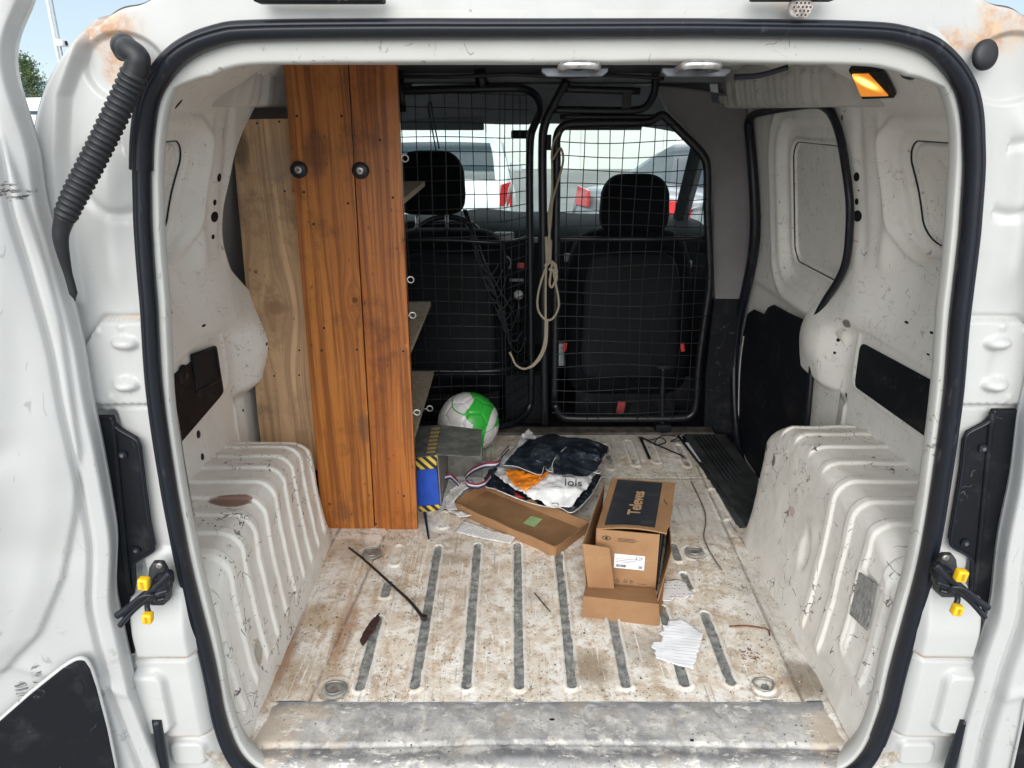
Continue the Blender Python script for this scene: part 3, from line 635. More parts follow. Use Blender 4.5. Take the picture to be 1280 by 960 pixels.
o = prism('lower_trim_panel', pts, (-.006, 0, 0), M_blk, None, .0015); o.parent = sd_o
o.matrix_parent_inverse = Matrix()
pe = [hit(px, py, lambda y, z: sdoor_d(y, z) - .010) for px, py in [(930, 420), (926, 450), (924, 485), (924, 540), (930, 568), (944, 592)]]
o = tube('trim_edge', pe, .0035, simple('pale_edge', (.42, .41, .39), .5), sd_o, 8)
# rubber round the side door opening
path = [(946, 640), (932, 590), (922, 550), (918, 500), (918, 450), (923, 405), (932, 365), (941, 320), (944, 280), (942, 230), (938, 180), (936, 155), (941, 144), (955, 140), (985, 135), (1018, 131), (1033, 136), (1043, 150), (1051, 175), (1057, 210), (1062, 250), (1062, 285), (1058, 325), (1047, 352), (1032, 375), (1020, 398), (1016, 425), (1014, 470), (1010, 520), (1004, 580)]
def seal_d(y, z): return sdoor_d(y, z) - .022
pp = [hit(px, py, seal_d) for px, py in path]
rr = [.016] * 12 + [.012] * 18
V_(tube('side_door_seal', pp, [.011, .012, .013, .014, .016, .017, .018, .019, .018, .017, .016, .013, .011, .010, .010, .010, .010, .010, .010, .010, .010, .010, .010, .009, .009, .008, .008, .007], M_rub, None, 12, 5))
# left side door: grey lined, seen in a sliver beside the boards
D = .862 + 0 * Y - .08 * ss(.6, 1.2, Z) + .004 * ss(.60, .61, Z)
V_(sheet('sliding_door', XC - D, Y, Z, M_lining, None))['label'] = 'side door lined with dark grey board'
# B pillar trims
for side in (1, -1):
    if side > 0:
        up = [(820, 100), (838, 84), (886, 96), (890, 128), (934, 134), (938, 200), (941, 280), (932, 345), (925, 374), (894, 374), (892, 330), (893, 230), (888, 205), (870, 175), (850, 152), (836, 140), (828, 122)]
        lo = [(925, 375), (922, 405), (918, 450), (918, 505), (924, 552), (880, 548), (882, 470), (890, 400), (893, 375)]
        pu = [P(a, b, y=1.63) for a, b in up]; plw = [P(a, b, y=1.62) for a, b in lo]
    else:
        pu = [Vector((2 * XC - p.x, p.y, p.z)) for p in pu]; plw = [Vector((2 * XC - p.x, p.y, p.z)) for p in plw]
    V_(prism('pillar_trim', pu, (0, .05, 0), M_lining, None, .003)); V_(prism('lower_pillar_trim', plw, (0, .06, 0), M_blk, None, .003))
    # roof rail
    yy = np.linspace(.58, 1.66, 150)[:, None]; pr = catmull([(.628, 1.31, 0), (.632, 1.275, 0), (.640, 1.235, 0), (.648, 1.205, 0), (.665, 1.192, 0), (.74, 1.19, 0)], 6)
    wob = npnoise(yy, yy * 0, 22, 5) * .010 + .004 * np.sin(yy * 60) ** 2
    Dm = pr[:, 0][None] + .035 * (side < 0) - wob * (pr[:, 1][None] < 1.27) - .06 * ss(1.3, 1.66, yy) * 0
    kk = ss(.58, .84, yy); wd_ = wall_d(yy + 0 * Dm, pr[:, 1][None] + 0 * Dm) + .004; Dm = Dm * kk + np.minimum(wd_, .9) * (1 - kk)
    V_(sheet('roof_rail', XC + side * Dm, yy + 0 * Dm, pr[:, 1][None] + 0 * yy, M_roofin if side < 0 else paint('rail_paint', (.60, .585, .55), .3, .9) if 'rail_paint' not in MATS else MATS['rail_paint'], None))
    # side step inside the side door
    if side > 0:
        st = [P(852, 541, z=-.002), P(906, 545, z=-.002), P(948, 600, z=-.002), P(938, 668, z=-.002)]
        V_(prism('step_well', st, (0, 0, .008), simple('dark_step_rubber', (.035, .037, .040), .6, var=.4, ns=14), None, .001))
        for k in range(6):
            f = .22 + k * .095; a_ = st[0].lerp(st[1], f); b_ = st[3].lerp(st[2], f); a2 = a_.lerp(b_, .06); b2 = a_.lerp(b_, .72)
            V_(tube('step_ridge', [a2 + Vector((0, 0, .006)), b2 + Vector((0, 0, .006))], .004, M_blk, None, 6))
        a_, b_ = P(848, 545, z=.004), P(914, 632, z=.004)
        V_(tube('floor_lip', [a_, b_], .005, M_dark, None, 6))
    else:
        V_(box('floor_side_strip', (XC - .74, 1.2, -.01), (.16, .9, .012), M_blk, None))
# roof panel with cross ribs
Y = np.linspace(.10, 1.70, 160)[:, None]; q = np.linspace(-.60, .60, 50)[None] * (1 + .12 * ss(.3, .8, Y))
V_(sheet('roof_panel', XC + q + 0 * Y, Y + 0 * q, 1.298 + .037 * ss(.1, .6, Y) - .03 * (q / .66) ** 4 + .006 * np.cos(Y * 24) + 0 * q, M_roofin, None))
# header beam behind the lip
V_(box('rear_header', (XC, .085, 1.275), (1.16, .05, .06), M_lip, None, .006))
# front edge of the ceiling: dark crossing wires and beam
V_(tube('roof_cable', [P(500, 95, y=1.45), P(560, 96, y=1.45), P(640, 93, y=1.45), P(700, 96, y=1.45), P(760, 94, y=1.45), P(830, 98, y=1.45)], .006, M_tubeblk, None, 8))
V_(box('roof_gap_filler', (XC, 1.66, 1.315), (1.50, .03, .09), M_headliner, None, .004))  # added filler, blocks daylight leaking between headliner and roof rail
V_(box('roof_cross_beam', (XC, 1.60, 1.285), (1.30, .05, .03), M_headliner, None, .006))
# cab headliner and windscreen header
Y = np.linspace(1.55, 2.40, 40)[:, None]; q = np.linspace(-.74, .74, 40)[None]
V_(sheet('headliner', XC + q + 0 * Y, Y + 0 * q, 1.265 - .135 * ss(1.75, 2.4, Y) - .06 * np.abs(q / .74) ** 4 + 0 * q, M_headliner, None))
for (xa, xb) in ((-.50, -.12), (.22, .56)):
    V_(box('sun_visor', ((xa + xb) / 2, 2.26, 1.135), (xb - xa, .13, .018), simple('visor_fabric', (.13, .14, .15), .8), None, .008, Matrix.Rotation(R(-22), 4, 'X')))
V_(box('rear_view_mirror', tuple(P(652, 168, y=2.25)), (.09, .02, .035), M_blk, None, .008))

# ---- outer shell of the body
Yb = np.array([.055, .25, .6, 1.0, 1.4, 1.72])[None]; g = (do_[:, None] + 0 * Yb); zz = zo[:, None] + 0 * Yb
V_(sheet('body_shell', XC + g * (1 + .125 * ss(.05, .25, Yb) * (np.abs(g) > .5) * ss(1.24, 1.1, zz)), Yb + 0 * g, zz + .05 * ss(.15, .8, Yb) * ss(1.15, 1.25, zz), M_ext, None, cu=True))
for side in (-1, 1):
    V_(prism('cab_door', [(XC + side * .86, a_, b_) for a_, b_ in [(1.72, -.22), (1.72, .58), (2.55, .60), (2.62, .45), (2.62, -.22)]], (side * -.05, 0, 0), simple('cab_door_trim', (.03, .03, .035), .6), None, .006))
    V_(prism('a_pillar', [(XC + side * .70, 1.95, 1.20), (XC + side * .66, 2.02, 1.20), (XC + side * .69, 2.52, .70), (XC + side * .73, 2.47, .70)], (side * .035, .03, 0), simple('a_pillar_trim', (.05, .06, .065), .6), None, .006))
    V_(prism('quarter_frame', [(XC + side * .76, 2.08, .58), (XC + side * .76, 2.14, .58), (XC + side * .725, 2.06, 1.16), (XC + side * .725, 2.00, 1.16)], (side * .03, 0, 0), simple('a_pillar_trim', (.05, .06, .065), .6), None, .004))
    V_(prism('door_window_frame', [(XC + side * .84, 1.70, .58), (XC + side * .84, 1.76, .58), (XC + side * .74, 1.76, 1.30), (XC + side * .74, 1.70, 1.30)], (side * -.03, 0, 0), M_tubeblk, None, .004))
    V_(prism('roof_side', [(XC + side * .78, 1.70, 1.34), (XC + side * .70, 1.70, 1.42), (XC + side * .66, 2.30, 1.28), (XC + side * .72, 2.15, 1.20), (XC + side * .74, 1.70, 1.24)], (side * -.05, 0, 0), M_ext, None, .004))
V_(prism('cab_roof', [(XC - .70, 1.70, 1.42), (XC + .70, 1.70, 1.42), (XC + .66, 2.42, 1.20), (XC - .66, 2.42, 1.20)], (0, 0, .02), M_ext, None, .004))
V_(prism('bonnet', [(XC - .80, 2.66, .62), (XC + .80, 2.66, .62), (XC + .74, 3.30, .40), (XC - .74, 3.30, .40)], (0, 0, -.7), M_ext, None, .03))
gl = Mat('window_glass', .02); tr_ = gl.n.new('ShaderNodeBsdfTransparent'); tr_.inputs[0].default_value = (.90, .96, .95, 1); gs = gl.n.new('ShaderNodeBsdfGlossy'); gs.inputs['Roughness'].default_value = .03
mx = gl.n.new('ShaderNodeMixShader'); mx.inputs[0].default_value = .05; gl.l.new(tr_.outputs[0], mx.inputs[1]); gl.l.new(gs.outputs[0], mx.inputs[2]); gl.l.new(mx.outputs[0], gl.out.inputs[0]); M_glass = gl.m
V_(prism('windscreen', [(XC - .66, 2.38, 1.16), (XC + .66, 2.38, 1.16), (XC + .72, 2.82, .68), (XC - .72, 2.82, .68)], (0, .005, .004), M_glass, None))
for side in (-1, 1):
    V_(prism('side_window', [(XC + side * .82, 1.75, .60), (XC + side * .80, 2.5, .60), (XC + side * .73, 2.0, 1.20), (XC + side * .73, 1.75, 1.24)], (side * .004, 0, 0), M_glass, None))
    # door mirror on its arm
    mm = V_(box('door_mirror', (XC + side * .96, 2.28, .70), (.20, .09, .16), M_blk, None, .03))
# ---- dashboard and controls
M_dash = simple('dashboard_plastic', (.008, .009, .011), .85, spec=.2, var=.2, ns=6)
M_dashg = simple('dashboard_grey', (.20, .21, .22), .5, var=.1)
Y = np.array([2.10, 2.06, 2.05, 2.08, 2.14, 2.24, 2.45, 2.84]); Zp = np.array([.05, .30, .50, .60, .66, .69, .70, .68])
q = np.linspace(-.78, .80, 60)[:, None]; hump = .025 * np.exp(-((q + .22) / .16) ** 2) + .01 * np.exp(-((q - .10) / .12) ** 2)
dash = V_(sheet('dashboard', XC + q + 0 * Y[None], Y[None] + .03 * np.cos(q * 2) - .0 * q, Zp[None] + hump * (Zp[None] > .5), M_dash, None))
o = box('instrument_binnacle', tuple(P(545, 285, y=2.12)), (.26, .1, .07), M_dash, dash, .02)
o = box('radio_shelf', tuple(P(630, 295, y=2.02)), (.085, .04, .032), M_dashg, dash, .01)
o = disc('air_vent', tuple(P(630, 329, y=2.02)), (0, -1, .1), .033, .033, M_dashg, dash, .01, 24); o = disc('vent_louvre', tuple(P(630, 329, y=2.008)), (0, -1, .1), .026, .026, M_dash, dash, .004, 24)
M_red = simple('red_plastic', (.55, .03, .03), .5)
box('hazard_switch', tuple(P(651, 332, y=2.02)), (.030, .02, .020), M_red, dash, .003)
for (px, py, sx, sz_) in [(668, 300, .03, .02), (640, 350, .10, .012), (720, 322, .10, .035), (850, 330, .10, .03), (655, 372, .05, .04)]:
    box('dashboard_trim', tuple(P(px, py, y=2.03)), (sx, .02, sz_), M_dashg if py < 360 else M_dash, dash, .005)
disc('gear_knob', tuple(P(648, 371, y=1.9)), (0, -.5, 1), .019, .019, simple('pale_knob', (.45, .46, .46), .3), dash, .018, 18, dome=.008)
tube('gear_lever', [P(648, 374, y=1.9), P(650, 420, y=1.95)], .006, M_tubeblk, dash)
# steering wheel
c = P(558, 322, y=2.0); up = Vector((0, .42, .9)).normalized(); rt = Vector((1, 0, 0))
sw = V_(tube('steering_wheel', [c + (rt * math.cos(t) + up * math.sin(t)) * .175 for t in np.linspace(0, 2 * math.pi, 24, endpoint=False)], .013, M_tubeblk, None, 10, 2, closed=True))
for t in (0, 180, 270): tube('spoke', [c + (rt * math.cos(R(t)) + up * math.sin(R(t))) * .17, c + Vector((0, .02, 0))], .012, M_tubeblk, sw, 8)
disc('wheel_boss', tuple(c), (0, -.9, .42), .055, .045, M_dash, sw, .03, 20, dome=.01)
V_(box('cab_floor', (XC, 2.15, -.03), (1.6, 1.15, .02), M_blk, None))
V_(box('floor_threshold', (XC, 1.585, .003), (1.42, .06, .016), simple('threshold_wood', (.075, .065, .06), .8, var=.4, ns=30), None, .003))
V_(box('centre_console', (.06, 1.95, .09), (.18, .5, .22), M_dash, None, .03))

# ---- seats
def slab(name, c, w_, d_, h_, mat, parent=None, e=.35, top=1.0, lean=0, bot=1.0):
    """upholstered block: super-ellipsoid with separate widths at top and bottom"""
    A = np.linspace(-math.pi / 2, math.pi / 2, 22)[:, None]; B = np.linspace(0, 2 * math.pi, 40, endpoint=False)[None]
    sp = lambda v, k: np.sign(v) * np.abs(v) ** k
    z = sp(np.sin(A), e) + 0 * B; rx = sp(np.cos(A), e) * sp(np.cos(B), e); ry = sp(np.cos(A), .6) * sp(np.sin(B), .55)
    wf = np.where(z > 0, 1 + (top - 1) * z ** 2, 1 + (bot - 1) * z ** 2)
    X = c[0] + w_ / 2 * rx * wf; Z = c[2] + h_ / 2 * z; Y = c[1] + d_ / 2 * ry + lean * (Z - c[2])
    return fix(sheet(name, X, Y, Z, mat, parent, cv=True))
M_seat = simple('dark_seat_fabric', (.003, .004, .006), .9, spec=.15, var=.35, ns=10, bump=.3); M_seatp = simple('seat_back_board', (.003, .005, .007), .7, spec=.2, var=.35, ns=5)
def seat(xc, hx, side):
    y = 1.93
    a_, b_ = P(hx - 46, 255, y=y), P(hx + 46, 255, y=y); zt = P(hx, 217 if side > 0 else 188, y=y).z; zb = P(hx, 291 if side > 0 else 268, y=y).z
    s_ = slab('seat', ((xc), y - .05, .41), .52, .17, .66, M_seat, None, .30, .84, .16, .96); V_(s_)
    slab('headrest', ((a_.x + b_.x) / 2, y, (zt + zb) / 2), .275, .12, zt - zb, M_seat, s_, .42, .74)
    for k in (-1, 1): tube('headrest_post', [((a_.x + b_.x) / 2 + k * .06, y, zb + .02), ((a_.x + b_.x) / 2 + k * .06, y - .0, zb - .09)], .007, M_steel, s_)
    slab('back_board', (xc, y - .135, .41), .40, .05, .50, M_seatp, s_, .25, .85, .16)
    slab('seat_cushion', (xc, y + .22, .14), .52, .50, .18, M_seat, s_, .4)
    box('seat_base', (xc, y + .1, .03), (.42, .45, .16), M_blk, s_, .01)
    return s_
xr = P(785, 400, y=1.85).x
sr = seat(xr, 793, 1)
sl_ = seat(P(560, 400, y=1.85).x, 539, -1)
for (px, py, w_, h_, mt) in [(706, 434, .013, .035, M_red), (853, 434, .014, .035, M_red), (776, 509, .030, .05, simple('dull_red_label', (.30, .04, .04), .6))]:
    box('seat_release_strap' if mt is M_red else 'red_seat_label', tuple(P(px, py, y=1.70)), (w_, .006, h_), mt, sr, .001, Matrix.Rotation(R(8 if px < 800 else -12), 4, 'Y'))
V_(box('door_pocket', tuple(P(701, 442, y=1.95)), (.035, .05, .10), simple('pale_bottle', (.40, .46, .48), .4), None, .01))
# ============================================================ mesh bulkhead behind the seats
bh = bpy.data.objects.new('mesh_bulkhead', None); COL.objects.link(bh); V_(bh)
bh.parent = van; bh.matrix_parent_inverse = Matrix.Translation((-XC, 0, -GZ))
YB = 1.55
def bp(px, py, y=YB): return P(px, py, y=y)
def frame(pts, r=.0140, y=YB, nm='frame_tube', n=4): return tube(nm, [bp(a, b, c[0] if (c := q[2:]) else y) for q in pts for a, b in [q[:2]]], r, M_tubeblk, bh, 12, n)
YR = 1.70
frame([(496, 114), (560, 112), (640, 110), (657, 112, 1.58), (671, 122, 1.62), (675, 138, 1.65), (668, 156, 1.68), (663, 175, YR), (662, 230, YR), (663, 330, YR), (664, 480, YR), (662, 508, YR), (652, 522, 1.66), (636, 531, 1.6), (600, 534), (510, 534)])
frame([(498, 300), (560, 300), (622, 303), (648, 300, 1.64), (662, 296, YR)], .007)
frame([(505, 463), (560, 464), (625, 463), (650, 457, 1.64), (663, 450, YR)], .008)
frame([(709, 100), (694, 128), (681, 156), (678, 190), (679, 300), (680, 420), (681, 530)], .0150)
frame([(706, 111), (740, 112), (800, 114)], .012); frame([(690, 137), (740, 138), (790, 138), (808, 133), (817, 118), (819, 104), (819, 90)], .0125)
frame([(600, 86), (603, 110)], .020); frame([(499, 88), (503, 140)], .014)
frame([(693, 505), (694, 420), (695, 300), (696, 200), (696, 172), (706, 157), (735, 154), (790, 153), (812, 152), (827, 144), (836, 150), (858, 172), (878, 193), (884, 212), (884, 260), (886, 310), (887, 355), (880, 406), (873, 460), (870, 505), (862, 520), (840, 523), (780, 523), (720, 523), (702, 520), (693, 505)], .0140)
frame([(700, 146), (760, 146), (820, 146)], .008); frame([(692, 298), (780, 299), (884, 298)], .0085)
frame([(829, 456), (828, 500), (828, 540)], .010); V_(box('bulkhead_bracket', tuple(bp(783, 126)), (.03, .02, .07), M_tubeblk, None, .003))
box('bulkhead_latch', tuple(bp(829, 458)), (.05, .02, .014), M_blk, bh, .003); box('bulkhead_foot', tuple(bp(828, 533)), (.06, .05, .03), M_blk, bh, .006)
box('mirror_clip', tuple(bp(686, 178)), (.016, .02, .05), M_blk, bh, .002)
# wires
def wires(name, segs, r=.0017):
    acc = ([], [])
    for s_ in segs: tube('w', s_, r, None, None, 5, 1, cap=False, smooth_path=False, add=acc)
    o = join_as(name, acc, M_tubeblk, bh); return o
lx = [bp(694 + .0, 300).x, bp(886, 300).x]; zt, zb = bp(780, 155).z, bp(780, 523).z
def rtop(x):
    p = lambda a, b: bp(a, b)
    xs_ = [p(696, 172).x, p(706, 157).x, p(812, 152).x, p(836, 150).x, p(884, 205).x]; zs_ = [p(696, 172).z, p(706, 157).z, p(812, 152).z, p(836, 150).z, p(884, 205).z]
    return float(np.interp(x, xs_, zs_))
def rright(z): return float(np.interp(z, [zb, bp(873, 460).z, bp(887, 355).z, bp(884, 212).z, bp(836, 150).z], [bp(868, 520).x, bp(873, 460).x, bp(887, 355).x, bp(884, 212).x, bp(836, 150).x]))
V = []; pitch = .0468
x = bp(711, 200).x
for k in range(12):
    xx = x + k * pitch
    if xx > lx[1]: break
    zs_ = np.linspace(zb, rtop(xx), 14)
    V.append([(xx + .005 * math.sin(z_ * 6 + k * 1.3), YB - .012 + .009 * math.sin(z_ * 7 + k * 1.7), z_) for z_ in zs_ if xx <= rright(z_) + .004])
z = zb + .03
Hh = []
while z < zt + .02:
    xr_ = rright(z); Hh.append([(q, YB - .015 + .004 * math.sin(q * 15 + z * 30), z + .006 * math.sin(q * 10 + z * 13)) for q in np.linspace(lx[0], xr_, 12)]); z += pitch
for s_ in V: wires('mesh_wire', [s_])
for s_ in Hh: wires('mesh_wire', [s_])
# left panel, bent away from us near the middle post
xb_, xe = bp(627, 250).x, bp(661, 250, YR).x
def ly(x): return YB + (YR - YB) * np.clip((x - xb_) / (xe - xb_), 0, 1)
xs_ = [bp(508, 250).x + k * pitch for k in range(8)]; xs_ = [v for v in xs_ if v < xb_] ; xs_ += list(np.linspace(xb_ + .012, xe - .012, 4))
ztl, zbl = bp(600, 112).z, bp(600, 532).z
for k, xx in enumerate(xs_):
    wires('mesh_wire', [[(xx + .003 * math.sin(z_ * 4 + k), float(ly(xx)) - .012 + .006 * math.sin(z_ * 6 + k * 2), z_) for z_ in np.linspace(zbl, ztl - (.02 if xx > xb_ + .05 else 0), 14)]])
z = zbl + .025
while z < ztl - .01:
    wires('mesh_wire', [[(q, float(ly(q)) - .015 + .004 * math.sin(q * 14 + z * 20), z + .004 * math.sin(q * 8 + z * 9) - .006 * max(0, q + .12)) for q in np.linspace(bp(498, 250).x, xe, 16)]]); z += pitch
# dark net cords drooping beside the driver's seat
for k in range(7):
    a_, b_ = P(579 + k * .6, 262 + 1.5 * (k % 3), y=1.86), P(632 + 3 * (k % 5), 395 + 14 * (k % 4), y=1.70)
    m = a_.lerp(b_, .5) + Vector((random.uniform(-.02, .03), 0, random.uniform(-.03, .03)))
    V_(tube('net_cord', [a_, m, b_], .0028, M_tubeblk, None, 6))
for k in range(8):
    a_ = P(600 + 5 * k, 330 + 14 * k, y=1.66); V_(tube('net_cord', [a_, a_ + Vector((.04, 0, -.04)), a_ + Vector((.07, 0, .02 * (k % 3)))], .0025, M_tubeblk, None, 6))
V_(tube('headrest_cord', [P(545, 188, y=1.56), P(540, 160, y=1.54), P(535, 134, y=1.54), P(539, 128, y=1.54), P(541, 145, y=1.54), P(549, 186, y=1.56)], .0025, M_tubeblk, None, 6))

# ============================================================ ceiling lamp
lc = P(1093, 100, x=.745)
def lampd(y, z): return wall_d(np.array(y), np.array(z)) - .006
cs = [hit(px, py, lampd) for px, py in [(1064, 82), (1103, 83), (1121, 117), (1081, 119)]]
nrm = (cs[1] - cs[0]).cross(cs[3] - cs[0]).normalized(); nrm = -nrm if nrm.dot(Vector((0, -CD, CH)) - cs[0]) < 0 else nrm
lamp = V_(prism('interior_lamp', cs, nrm * .010, M_blk, None, .002))
ce = Mat('lit_amber_lens', .3); em = ce.noise(90, 3); ce.col((.6, .25, .03))
cen = cs[0].lerp(cs[2], .40)
fall = ce.step(ce.vmath('LENGTH', ce.vmath('SUBTRACT', ce.tc, tuple(cen + nrm * .01))), .050, .004)
ce._in(ce.b.inputs['Emission Color'], ce.mix(fall, (1, .30, .02), (1, .55, .12))); ce._in(ce.b.inputs['Emission Strength'], ce.math('ADD', .16, ce.mul(ce.mul(fall, fall), 1.0)))
ls = [cs[0].lerp(cs[2], .08).lerp(cs[3], .04), cs[0].lerp(cs[1], .60).lerp(cs[2], .08), cs[0].lerp(cs[1], .62).lerp(cs[2], .86).lerp(cs[3], .05), cs[0].lerp(cs[3], .90).lerp(cs[1], .06)]
prism('lamp_lens', [p + nrm * .009 for p in ls], nrm * .004, ce.m, lamp, .0015)

# ============================================================ rear doors, folded right back
def on_plane(px, py, A, n):
    o = Vector((0, -CD, CH)); d = P(px, py, y=0) - o; return o + d * ((Vector(A) - o).dot(n) / d.dot(n))
def rear_door(side, A, dv, edge):
    dv = Vector(dv).normalized(); n = Vector((0, 0, 1)).cross(dv); n = -n if n.y > 0 else n
    E = [on_plane(px, py, A, n) for px, py in edge]; E = [((p - Vector(A)).dot(dv), p.z) for p in E]; E.sort(key=lambda q: q[1])
    zz = np.linspace(E[0][1], E[-1][1], 240)[:, None]; se = np.interp(zz, [e[1] for e in E], [e[0] for e in E])
    w0 = np.ones(9) / 9; se = np.convolve(np.pad(se[:, 0], 4, 'edge'), w0, 'valid')[:, None]
    t = np.linspace(0, 1, 120)[None] ** 1.3; s_ = t * .62
    h = -.035 * (1 - ss(0, .012, s_)) ** 1.5 + .0 * zz
    h = h - .012 * np.exp(-((s_ - .036) / .0035) ** 2)
    dx = se + s_
    if side < 0:
        B_ = [on_plane(px, py, A, n) for px, py in [(-40, -10), (-30, 90), (8, 170), (38, 255), (62, 330), (80, 400), (92, 480), (103, 560), (98, 640), (82, 720), (52, 790), (8, 835), (-60, 880)]]; B_ = sorted([(p.z, (p - Vector(A)).dot(dv)) for p in B_]); sB = np.interp(zz, [q[0] for q in B_], [q[1] for q in B_])
        h = h + .009 * ss(0, .007, dx - sB) + .006 * ss(.0, .05, dx - sB)
    else: h = h + .012 * ss(.040, .050, s_)
    h = h + .012 * np.exp(-(((dx - .16) + .25 * (zz - .55)) / .035) ** 2) * ss(.25, .5, zz) - .008 * np.exp(-(((zz - .52) - .35 * dx) / .045) ** 2) * ss(.02, .1, s_)
    h = h - .010 * np.exp(-(((zz - .74) + .2 * dx) / .03) ** 2) * ss(.08, .14, s_)
    h = h + .006 * np.exp(-(((zz - .29) - .75 * (dx - .06)) / .012) ** 2) * (dx > .0)
    h = h + npnoise(dx, zz, 8, 71) * .003
    Av = Vector(A); X = Av.x + dv.x * dx + n.x * h; Y = Av.y + dv.y * dx + n.y * h; Z = zz + 0 * dx
    d_ = V_(sheet('rear_door', X, Y, Z, M_door, None))
    # outer skin of the door
    X2 = Av.x + dv.x * dx - n.x * .05; Y2 = Av.y + dv.y * dx - n.y * .05
    sheet('door_skin', X2 + 0 * Z, Y2 + 0 * Z, Z, M_ext, d_)
    sheet('door_edge', np.stack([X[:, 0], X2[:, 0]], 1), np.stack([Y[:, 0], Y2[:, 0]], 1), np.stack([Z[:, 0], Z[:, 0]], 1), M_door, d_)
    sheet('door_edge', np.stack([X[-1], X2[-1]], 1), np.stack([Y[-1], Y2[-1]], 1), np.stack([Z[-1], Z[-1]], 1), M_door, d_)
    return d_, n
pL = lambda px, py: on_plane(px, py, AL, NL)
AL = (-.655, -.075, 0); DL = (-.92, -.39, 0); NL = Vector((0, 0, 1)).cross(Vector(DL).normalized()); NL = -NL if NL.y > 0 else NL
AR = (.835, -.075, 0); DR = (.92, -.39, 0); NR = Vector((0, 0, 1)).cross(Vector(DR).normalized()); NR = -NR if NR.y > 0 else NR
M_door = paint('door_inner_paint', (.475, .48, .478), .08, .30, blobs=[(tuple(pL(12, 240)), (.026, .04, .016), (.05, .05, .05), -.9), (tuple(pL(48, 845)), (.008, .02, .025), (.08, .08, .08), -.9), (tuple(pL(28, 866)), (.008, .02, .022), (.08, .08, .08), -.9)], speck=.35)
ldoor, nL = rear_door(-1, AL, DL, [(45, -25), (37, 0), (22, 25), (13, 55), (12, 80), (27, 133), (45, 186), (53, 255), (72, 320), (92, 395), (103, 440), (112, 500), (125, 560), (136, 620), (146, 680), (143, 754), (166, 858), (193, 932), (205, 960), (222, 1060)])
rdoor, nR = rear_door(1, AR, DR, [(1300, -25), (1305, 200), (1296, 420), (1285, 500), (1278, 517), (1268, 609), (1255, 668), (1250, 698), (1243, 770), (1222, 830), (1215, 858), (1200, 910), (1191, 960), (1175, 1060)])
def door_trim(d_, A, n, poly, hole):
    pts = [on_plane(px, py, A, n) + n * .014 for px, py in poly]
    rim_ = prism('trim_surround', [(p - pts[0]) * 1.0 + pts[0] for p in pts], n * .0005, M_door, d_)
    o = prism('lower_trim_panel', pts, n * .008, M_blk, d_, .002)
    tube('trim_rim', [p + n * .002 for p in pts[:-2]], .004, M_door, d_, 8, 4)
    if hole: c = on_plane(*hole, A, n) + n * .022; disc('trim_hole', tuple(c), n, .007, .013, M_dark, d_, .001, 20)
door_trim(ldoor, AL, nL, [(-20, 905), (0, 893), (40, 858), (80, 826), (97, 816), (107, 816), (114, 826), (122, 850), (135, 900), (147, 960), (155, 1010), (-20, 1010)], (100, 848))
door_trim(rdoor, AR, nR, [(1310, 800), (1300, 820), (1290, 840), (1282, 862), (1275, 900), (1262, 960), (1252, 1010), (1320, 1010)], None)
disc('door_hole', tuple(pL(1, 656) + nL * .014), nL, .004, .007, M_dark, ldoor, .001)

